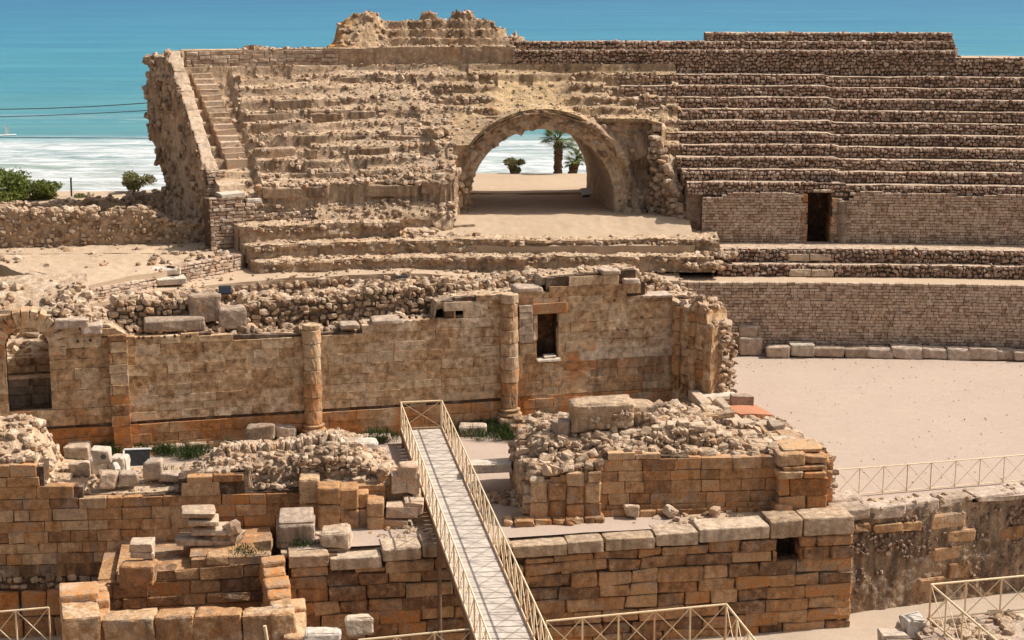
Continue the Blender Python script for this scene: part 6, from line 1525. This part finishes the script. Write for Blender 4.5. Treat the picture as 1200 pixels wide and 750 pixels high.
def build_bridge():
    z = .5; FLc, FRc = P(471, 504, z), P(517, 502, z); NL, NR = P(559, 750, z), P(624, 750, z)
    ext = .30; NL = NL+(NL-FLc)*ext; NR = NR+(NR-FRc)*ext
    br = thing('footbridge', 'narrow pale footbridge with cream crossed railings leading to the church wall', 'footbridge', tuple((FLc+NL)/2))
    mb = MB(); n = 64
    for i in range(n):
        a, b = i/n, (i+1)/n
        V = []
        for zz in (z-.06, z+random.uniform(-.002, .002)):
            for (s, t) in ((0, a), (1, a), (1, b), (0, b)):
                p = (FLc+(NL-FLc)*(t+(.0006 if t == a else -.0006)))*(1-s)+(FRc+(NR-FRc)*(t+(.0006 if t == a else -.0006)))*s; V.append((p[0], p[1], zz))
        mb.add(V, BOXQ[:, ::-1], (random.random(), 0, 0, 0))
    mb.build('deck', M['deck'], br)
    dn = (FRc-FLc)/np.linalg.norm(FRc-FLc)
    for (a, b, s) in ((FLc, NL, -1), (FRc, NR, 1)):
        mb = MB(); L = Line(a, b); A = axes_of(L, np.zeros(1)); c = (a+b)/2+dn*s*.03
        blocks(mb, [(c[0], c[1], z-.12)], A, [[L.L/2, .03, .13]], [(.5, 0, 0, 0)], .005, 0, 0); mb.build('side_beam', M['beam'], br)
    for t in (.02, .22, .45, .7):
        for (a, b) in ((FLc, NL), (FRc, NR)):
            p = a+(b-a)*t; mb = MB(); tube(mb, (p[0], p[1], -3.6 if t > .3 else -.1), (p[0], p[1], z-.1), .07, 8); mb.build('support', M['beam'], br)
    w = (M['rail'], M['rust'])
    for (nm, pts) in [('railing', [FLc-dn*.03, NL-dn*.03]), ('railing', [FRc+dn*.03, NR+dn*.03]), ('railing', [FLc, FRc])]:
        e = thing(nm, None, None); e.parent = br; c = (pts[0]+pts[1])/2; e.location = [float(v) for v in (c-np.array(br.location))]
        bpy.context.view_layer.update()
        rail_run(e, pts, 1.09, 1.05 if len(pts) and np.linalg.norm(pts[1]-pts[0]) > 3 else 1.3, w, lo=.07)
    w2 = (M['rail'], M['rust'])
    def rr(lab, pts, h, sp, lo=.06, z0=None, **k):
        t = thing('railing', lab, 'railing', tuple(pts[0])); rail_run(t, pts, h, sp, w2, lo, **k); return t
    rr('long thin cream railing along the edge of the gravel arena', [P(978, 583, 0), P(1090, 574, 0), P(1420, 545, 0)], .98, .95, r=.018)
    h = 1.1
    def TP(px, py, Y, hh): p = PY(px, py, Y); p[2] -= hh; return p
    rr('cream crossed railing at the bottom, right of the footbridge', [TP(640, 728, 43.0, h), TP(851, 708, 43.6, h), TP(905, 775, 39.6, h)], h, 1.08, r=.024)
    rr('cream crossed railing at the bottom, left of the footbridge', [TP(420, 750, 42.8, h), TP(554, 737, 43.0, h)], h, 1.1, r=.024)
    rr('cream railing around the walled corner in the bottom right', [TP(1215, 673.5, 46.2, h), TP(1091, 685, 45.6, h), TP(1190, 770, 41, h)], h, 1.02, lo=.08, r=.026)
    rr('short cream crossed railing in the bottom left corner', [TP(-60, 722, 45.8, 1.15), TP(57, 712, 46, 1.15)], 1.15, 1.0, r=.024)
    p = PY(312, 733, 44.5); mb = MB(); tube(mb, (p[0]+.05, p[1], -.9), (p[0]-.04, p[1]-.02, p[2]), .05, 10); tag(mb.build('post', M['rail']), 'single slim cream post in front of the enclosure', 'post')
    # walled corner carrying the bottom right railing
    cw = thing('bank_wall', 'rough stone retaining wall under the bottom right railing', 'wall', (14, 45, -3.6))
    a, b = P(1060, 738, -.55), P(1230, 722, -.45); BL = Line(a, b); mb = MB()
    masonry(mb, BL, 0, BL.L+2, -3.7, lambda u: -.5+0*u, (.34, .5), (.4, 1.), .7, .02, .07, .06, .015, .04, (), ftint(731, .05, .15, .25))
    SL = Line((a[0], a[1]-5), a); masonry(mb, SL, 0, SL.L, -3.7, lambda u: -.5+0*u, (.34, .5), (.4, 1.), .7, .02, .07, .06, .015, .04, (), ftint(732, .05, .15, .25))
    hf(mb, BL, np.linspace(.2, BL.L+2, 40), np.linspace(-5, .5, 50), lambda U, D: -.52+.08*n2(U*2, D*2, 735)+.05*n2(U*6, D*6, 736), skirt=-3)
    scatter(mb, BL, 160, (0, BL.L+1), (-2.5, .5), lambda u, d: u*0-.52, (.05, .22), .7, .35, m=1, tint=(.03, .1, .25))
    mb.build('wall', [M['grey'], M['rubble']], cw)
    g = P(1070, 735, -.5); mb = MB(); box(mb, (g[0], g[1], -.45), (.28, .3, .25), .2, (.8, 0, 0, .5), .08, .1, .02); tag(mb.build('stone_block', M['pale']), 'pale rounded block at the corner of the bottom right wall', 'stone block')
    # floodlights
    def flood(px, py, z, lab, yaw=.2):
        g = P(px, py, z); f = thing('floodlight', lab, 'floodlight', tuple(g))
        mb = MB(); box(mb, (g[0], g[1]+.2, z+.22), (.27, .12, .16), yaw, rnd=.03, pitch=-.3); mb.build('housing', M['dark'], f)
        mb = MB(); box(mb, (g[0], g[1]+.075, z+.19), (.22, .012, .12), yaw, rnd=.006, pitch=-.3); mb.build('lens', M['glass'], f)
        mb = MB(); box(mb, (g[0], g[1]+.2, z+.03), (.3, .06, .03), yaw, rnd=.01); mb.build('bracket', M['dark'], f)
    flood(471, 334, 3.75, 'black floodlight box on the rubble above the church wall', .1)
    flood(263, 346, 3.85, 'black floodlight box at the edge of the pale left path', .2)
    g = P(687, 231, 5.65); f = thing('floodlight', 'small pale floodlight on the passage floor inside the vault', 'floodlight', tuple(g))
    mb = MB(); box(mb, (g[0], g[1], 5.95), (.32, .06, .2), .6, rnd=.02, pitch=-.7); mb.build('housing', M['white'], f)
    mb = MB(); box(mb, (g[0], g[1]+.1, 5.72), (.2, .05, .08), .6, rnd=.02); mb.build('bracket', M['dark'], f)

# ================================================================== PLANTS, SHORE
def leaves(mb, cen, n, rad, size, squash=1., lo=.15, dirn=None, seed=0, asp=.45):
    """leaf-shaped quads spread through clumps"""
    d = rng.normal(0, 1, (n, 3)); d /= np.linalg.norm(d, axis=1, keepdims=True); rr = rng.uniform(lo, 1, n)**.5
    c = np.array(cen)+d*rr[:, None]*np.array([rad, rad, rad*squash])*(1+.3*fbm(d*2.2+seed, 2, 5))[:, None]
    a = rng.normal(0, 1, (n, 3))+d*.7; a /= np.linalg.norm(a, axis=1, keepdims=True); b = np.cross(a, rng.normal(0, 1, (n, 3))); b /= np.linalg.norm(b, axis=1, keepdims=True)+1e-6
    s = size*rng.uniform(.6, 1.4, (n, 1)); V = np.stack([c-a*s, c+b*s*asp, c+a*s, c-b*s*asp], 1)
    C = np.zeros((n, 4)); C[:, 0] = rng.uniform(0, 1, n)
    mb.add(V.reshape(-1, 3), np.arange(n*4).reshape(n, 4), np.repeat(C, 4, 0))
def shrub(name, lab, base, h, w, mat, n=2600, size=.09, stems=True, squash=.7):
    t = thing(name, lab, 'shrub', base); b = np.array(base); mb = MB(); st = MB()
    for k in range(11):
        a = rng.uniform(0, 6.28); r = w*rng.uniform(0, .75)**.8; c = b+[r*math.cos(a), r*math.sin(a)*.8, h*rng.uniform(.38, .85)]
        leaves(mb, c, n//11, w*rng.uniform(.25, .45), size, squash, .05, seed=k)
        polytube(st, [b+rng.normal(0, .05, 3)*[1, 1, 0], b*.5+c*.5+rng.normal(0, .08, 3), c], [.04, .028, .012], 6)
    mb.build('foliage', mat, t); st.build('stem', M['wood'], t)
def palm(lab, base, h, R_, nf, sk=0.):
    t = thing('palm_tree', lab, 'palm tree', base); b = np.array(base, float); mb = MB(); zz = np.linspace(0, 1, 16)
    pts = [b+[sk*z*z, 0, h*z] for z in zz]; rad = [.26-.05*z+.02*math.sin(z*60) for z in zz]
    polytube(mb, pts, np.array(rad)*(h/2.6)**.3, 12)
    n = 130; u = rng.uniform(.05, 1, n); a = rng.uniform(0, 6.28, n); T = np.zeros((n, 4)); T[:, 0] = rng.uniform(0, 1, n)
    rocks(mb, np.column_stack([b[0]+sk*u*u+np.cos(a)*.23, b[1]+np.sin(a)*.23, b[2]+h*u]), np.tile([.06, .06, .05], (n, 1)), T)
    mb.build('trunk', M['trunk'], t)
    top = pts[-1]; mb = MB()
    for k in range(nf):
        a = k*2.399+rng.uniform(-.2, .2); el = rng.uniform(-.5, 1.35); L = R_*rng.uniform(.75, 1.1)
        d = np.array([math.cos(a)*math.cos(el), math.sin(a)*math.cos(el), math.sin(el)]); stem = L*.5
        tip = top+d*stem+[0, 0, -.06]; polytube(mb, [top, top+d*stem*.5, tip], [.02, .015, .012], 5, (.5, 0, 0, 0))
        s1 = np.cross(d, [0, 0, 1.]); s1 /= np.linalg.norm(s1)+1e-6; nn = 22
        for j in range(nn):      # fan of leaflets
            q = (j/(nn-1)-.5)*3.6; v = d*math.cos(q)+s1*math.sin(q); l = L*.55*(1-.25*abs(q)/1.8)
            m = tip+v*l*.55+[0, 0, .02]; e = tip+v*l+[0, 0, -.16*l-rng.uniform(0, .08)]; w = np.cross(v, [0, 0, 1.]); w = w/(np.linalg.norm(w)+1e-6)*.026
            mb.add([tip, m-w, e, m+w], [[0, 1, 2, 3]], (rng.uniform(0, 1)*(.35 if el < -.1 else 1), 0, 0, 0))
    mb.build('crown', M['leaf'], t)
def weeds(mb, pts, n, h=.3, spread=.25):
    for p in pts:
        c = np.array(p)+np.column_stack([rng.normal(0, spread, n), rng.normal(0, spread*.5, n), np.zeros(n)])
        d = np.column_stack([rng.normal(0, .45, n), rng.normal(0, .45, n), np.ones(n)]); d /= np.linalg.norm(d, axis=1, keepdims=True)
        hh = h*rng.uniform(.3, 1.1, (n, 1)); w = np.column_stack([rng.normal(0, 1, n), rng.normal(0, 1, n), np.zeros(n)]); w = w/np.linalg.norm(w, axis=1, keepdims=True)*.018
        V = np.stack([c-w, c+d*hh*.5+w*.8, c+d*hh+[0, 0, -.02], c+d*hh*.5-w*.8], 1); C = np.zeros((n, 4)); C[:, 0] = rng.uniform(0, 1, n)
        mb.add(V.reshape(-1, 3), np.arange(n*4).reshape(n, 4), np.repeat(C, 4, 0))
        leaves(mb, np.array(p)+[0, 0, h*.35], n//2, spread*.9, .045, .6, .05)
def build_plants():
    g = PY(654, 206, 101.2); palm('taller fan palm with a thick trunk framed by the vault', (g[0], 101.2, g[2]-.15), 2.3, 1.45, 34)
    g = PY(671, 204, 102); palm('short fan palm just right of the taller palm behind the vault', (g[0], 102, g[2]-.1), .9, .95, 22, .2)
    g = PY(602, 209, 101.0); shrub('shrub', 'grey-green rounded shrub at the cliff edge left of the palms', (g[0], 101, g[2]-.05), 1.25, .8, M['scrub'], 2400, .075)
    g = PY(158, 226, 99); shrub('shrub', 'olive shrub by the sea left of the tall end wall', (g[0], 99, g[2]-.3), 1.6, 1.15, M['scrub'], 3000, .085)
    g = PY(18, 240, 96); shrub('bush', 'bright green bush at the left edge behind the low wall', (g[0], 96, g[2]-.2), 2.1, 2.2, M['bush'], 5200, .10)
    g = PY(55, 240, 96.5); shrub('bush', 'smaller green bush with bare stalks right of the bright green one', (g[0], 96.5, g[2]-.2), 1.6, .95, M['bush'], 1800, .09)
    g = PY(97, 236, 97); shrub('shrub', 'low sparse weedy shrub beside the dark fence post', (g[0], 97, g[2]), .5, .6, M['scrub'], 500, .07)
    mb = MB()
    for (x0, x1, y0, y1, n, h) in [(155, 200, 503, 507, 6, .4), (200, 350, 500, 505, 12, .3), (190, 280, 528, 536, 16, .5), (60, 85, 545, 552, 5, .5), (125, 130, 510, 535, 5, .6), (340, 352, 490, 505, 4, .5), (548, 592, 498, 512, 16, .5), (598, 640, 500, 512, 12, .45), (605, 612, 485, 500, 3, .5), (590, 640, 508, 511, 10, .25), (432, 450, 505, 516, 5, .5), (640, 660, 490, 500, 6, .4)]:
        for k in range(n):
            g = P(random.uniform(x0, x1), random.uniform(y0, y1), .12); g[2] = .02
            ymax = CW.at(np.array(CW.hit(proj(*g)[0], 480)[0]), np.array(-.15))[1]; g[1] = min(g[1], ymax)
            weeds(mb, [g], 120, h*1.05, .3)
    for (px, py, z) in [(338, 638, .0), (350, 639, .0), (360, 640, 0), (285, 645, -.1), (291, 690, -1.6), (290, 650, -.1), (188, 552, 1.3), (843, 388, 3.5), (843, 382, 3.7)]:
        weeds(mb, [P(px, py, z)], 60, .3)
    tag(mb.build('weeds', M['weed']), 'dark green weeds and grass along the foot of the church wall', 'weeds', kind='stuff')
def build_shore():
    for (px, y0, y1, lab) in [(19, 205, 245, 'thin dark fence post standing in the green bush'), (84, 208, 238, 'dark leaning fence post left of the olive shrub')]:
        a = PY(px, y1, 97.5); b = PY(px-1, y0, 97.5); mb = MB(); tube(mb, a-[0, 0, .5], b, .055, 8); tag(mb.build('fence_post', M['dark']), lab, 'post')
    # overhead railway lines
    def wire(p, lab, r=.03):
        mb = MB(); polytube(mb, p, r, 5); tag(mb.build('overhead_wire', M['dark']), lab, 'wire')
    def cat(pa, pb, Y0, Y1, sag):
        a, b = PY(*pa, Y0), PY(*pb, Y1); t = np.linspace(-.6, 1.6, 24)[:, None]; q = a+(b-a)*t; q[:, 2] -= sag*(1-(2*t[:, 0]-1)**2); return q
    wire(cat((0, 128), (180, 120), 128, 124, .10), 'upper overhead railway wire crossing the sea', .035)
    wire(cat((0, 137), (180, 129), 128, 124, .05), 'second overhead railway wire just below the upper one', .03)
    wire(cat((0, 161), (180, 162), 126, 126, .0), 'lowest overhead railway wire above the surf', .03)
    # far sail
    g = P(9, 159, -7.0); s = thing('windsurfer_sail', 'tiny white sail on the water beyond the breakers', 'sail', tuple(g))
    mb = MB(); h = 1.5; V = []
    for z in np.linspace(0, 1, 8):
        w = .62*(1-z)**.6*(.6+.7*z*(1-z)*3)+.05
        for x in np.linspace(0, 1, 5): V.append((g[0]-.3+w*x, g[1]+.12*math.sin(x*3.1)*(1-z), g[2]+.25+h*z))
    V = np.array(V); mb.add(V, grid_faces(8, 5)); mb.add(V+[0, .02, 0], grid_faces(8, 5, True)); mb.build('sail', M['white'], s)
    mb = MB(); box(mb, (g[0], g[1], g[2]+.1), (1.2, .3, .07), .4, rnd=.05); mb.build('board', M['white'], s)

def build_light():
    el, az = R(50), R(79)
    sd = Vector((math.sin(az)*math.cos(el), math.cos(az)*math.cos(el), math.sin(el)))
    L = bpy.data.lights.new('sun', 'SUN'); L.energy = 5.0; L.angle = R(.53); L.color = (1, .95, .885)
    o = bpy.data.objects.new('sun', L); COL.objects.link(o); o.rotation_euler = sd.to_track_quat('Z', 'Y').to_euler()
    w = bpy.data.worlds.new('World'); SC.world = w; w.use_nodes = True; nt = w.node_tree
    sk = nt.nodes.new('ShaderNodeTexSky'); sk.sky_type = 'NISHITA'; sk.sun_disc = False; sk.sun_elevation = el; sk.sun_rotation = az
    sk.dust_density = 4.; sk.air_density = 1.; sk.ozone_density = .6
    bg = nt.nodes['Background']; bg.inputs[1].default_value = .115; hs = nt.nodes.new('ShaderNodeHueSaturation'); hs.inputs['Saturation'].default_value = .5; nt.links.new(sk.outputs[0], hs.inputs['Color']); nt.links.new(hs.outputs[0], bg.inputs[0])
    c = bpy.data.cameras.new('camera'); co = bpy.data.objects.new('camera', c); COL.objects.link(co)
    c.sensor_width = 36; c.lens = 36*FPX/1200; c.clip_start = .5; c.clip_end = 20000
    co.location = (0, 0, CAMZ); co.rotation_euler = (math.pi/2-PITCH, 0, 0); SC.camera = co
    v = SC.view_settings; v.view_transform = 'Standard'; v.look = 'None'; v.exposure = .14; v.gamma = 1; v.use_curve_mapping = False
    SC.cycles.max_bounces = 6; SC.cycles.diffuse_bounces = 3

build_light(); build_ground(); build_sea()
build_right_stand(); build_left_stand(); build_arch(); build_benches(); build_terrace()
build_church(); build_front_right(); build_trench_walls(); build_front_left()
build_bridge(); build_plants(); build_shore()
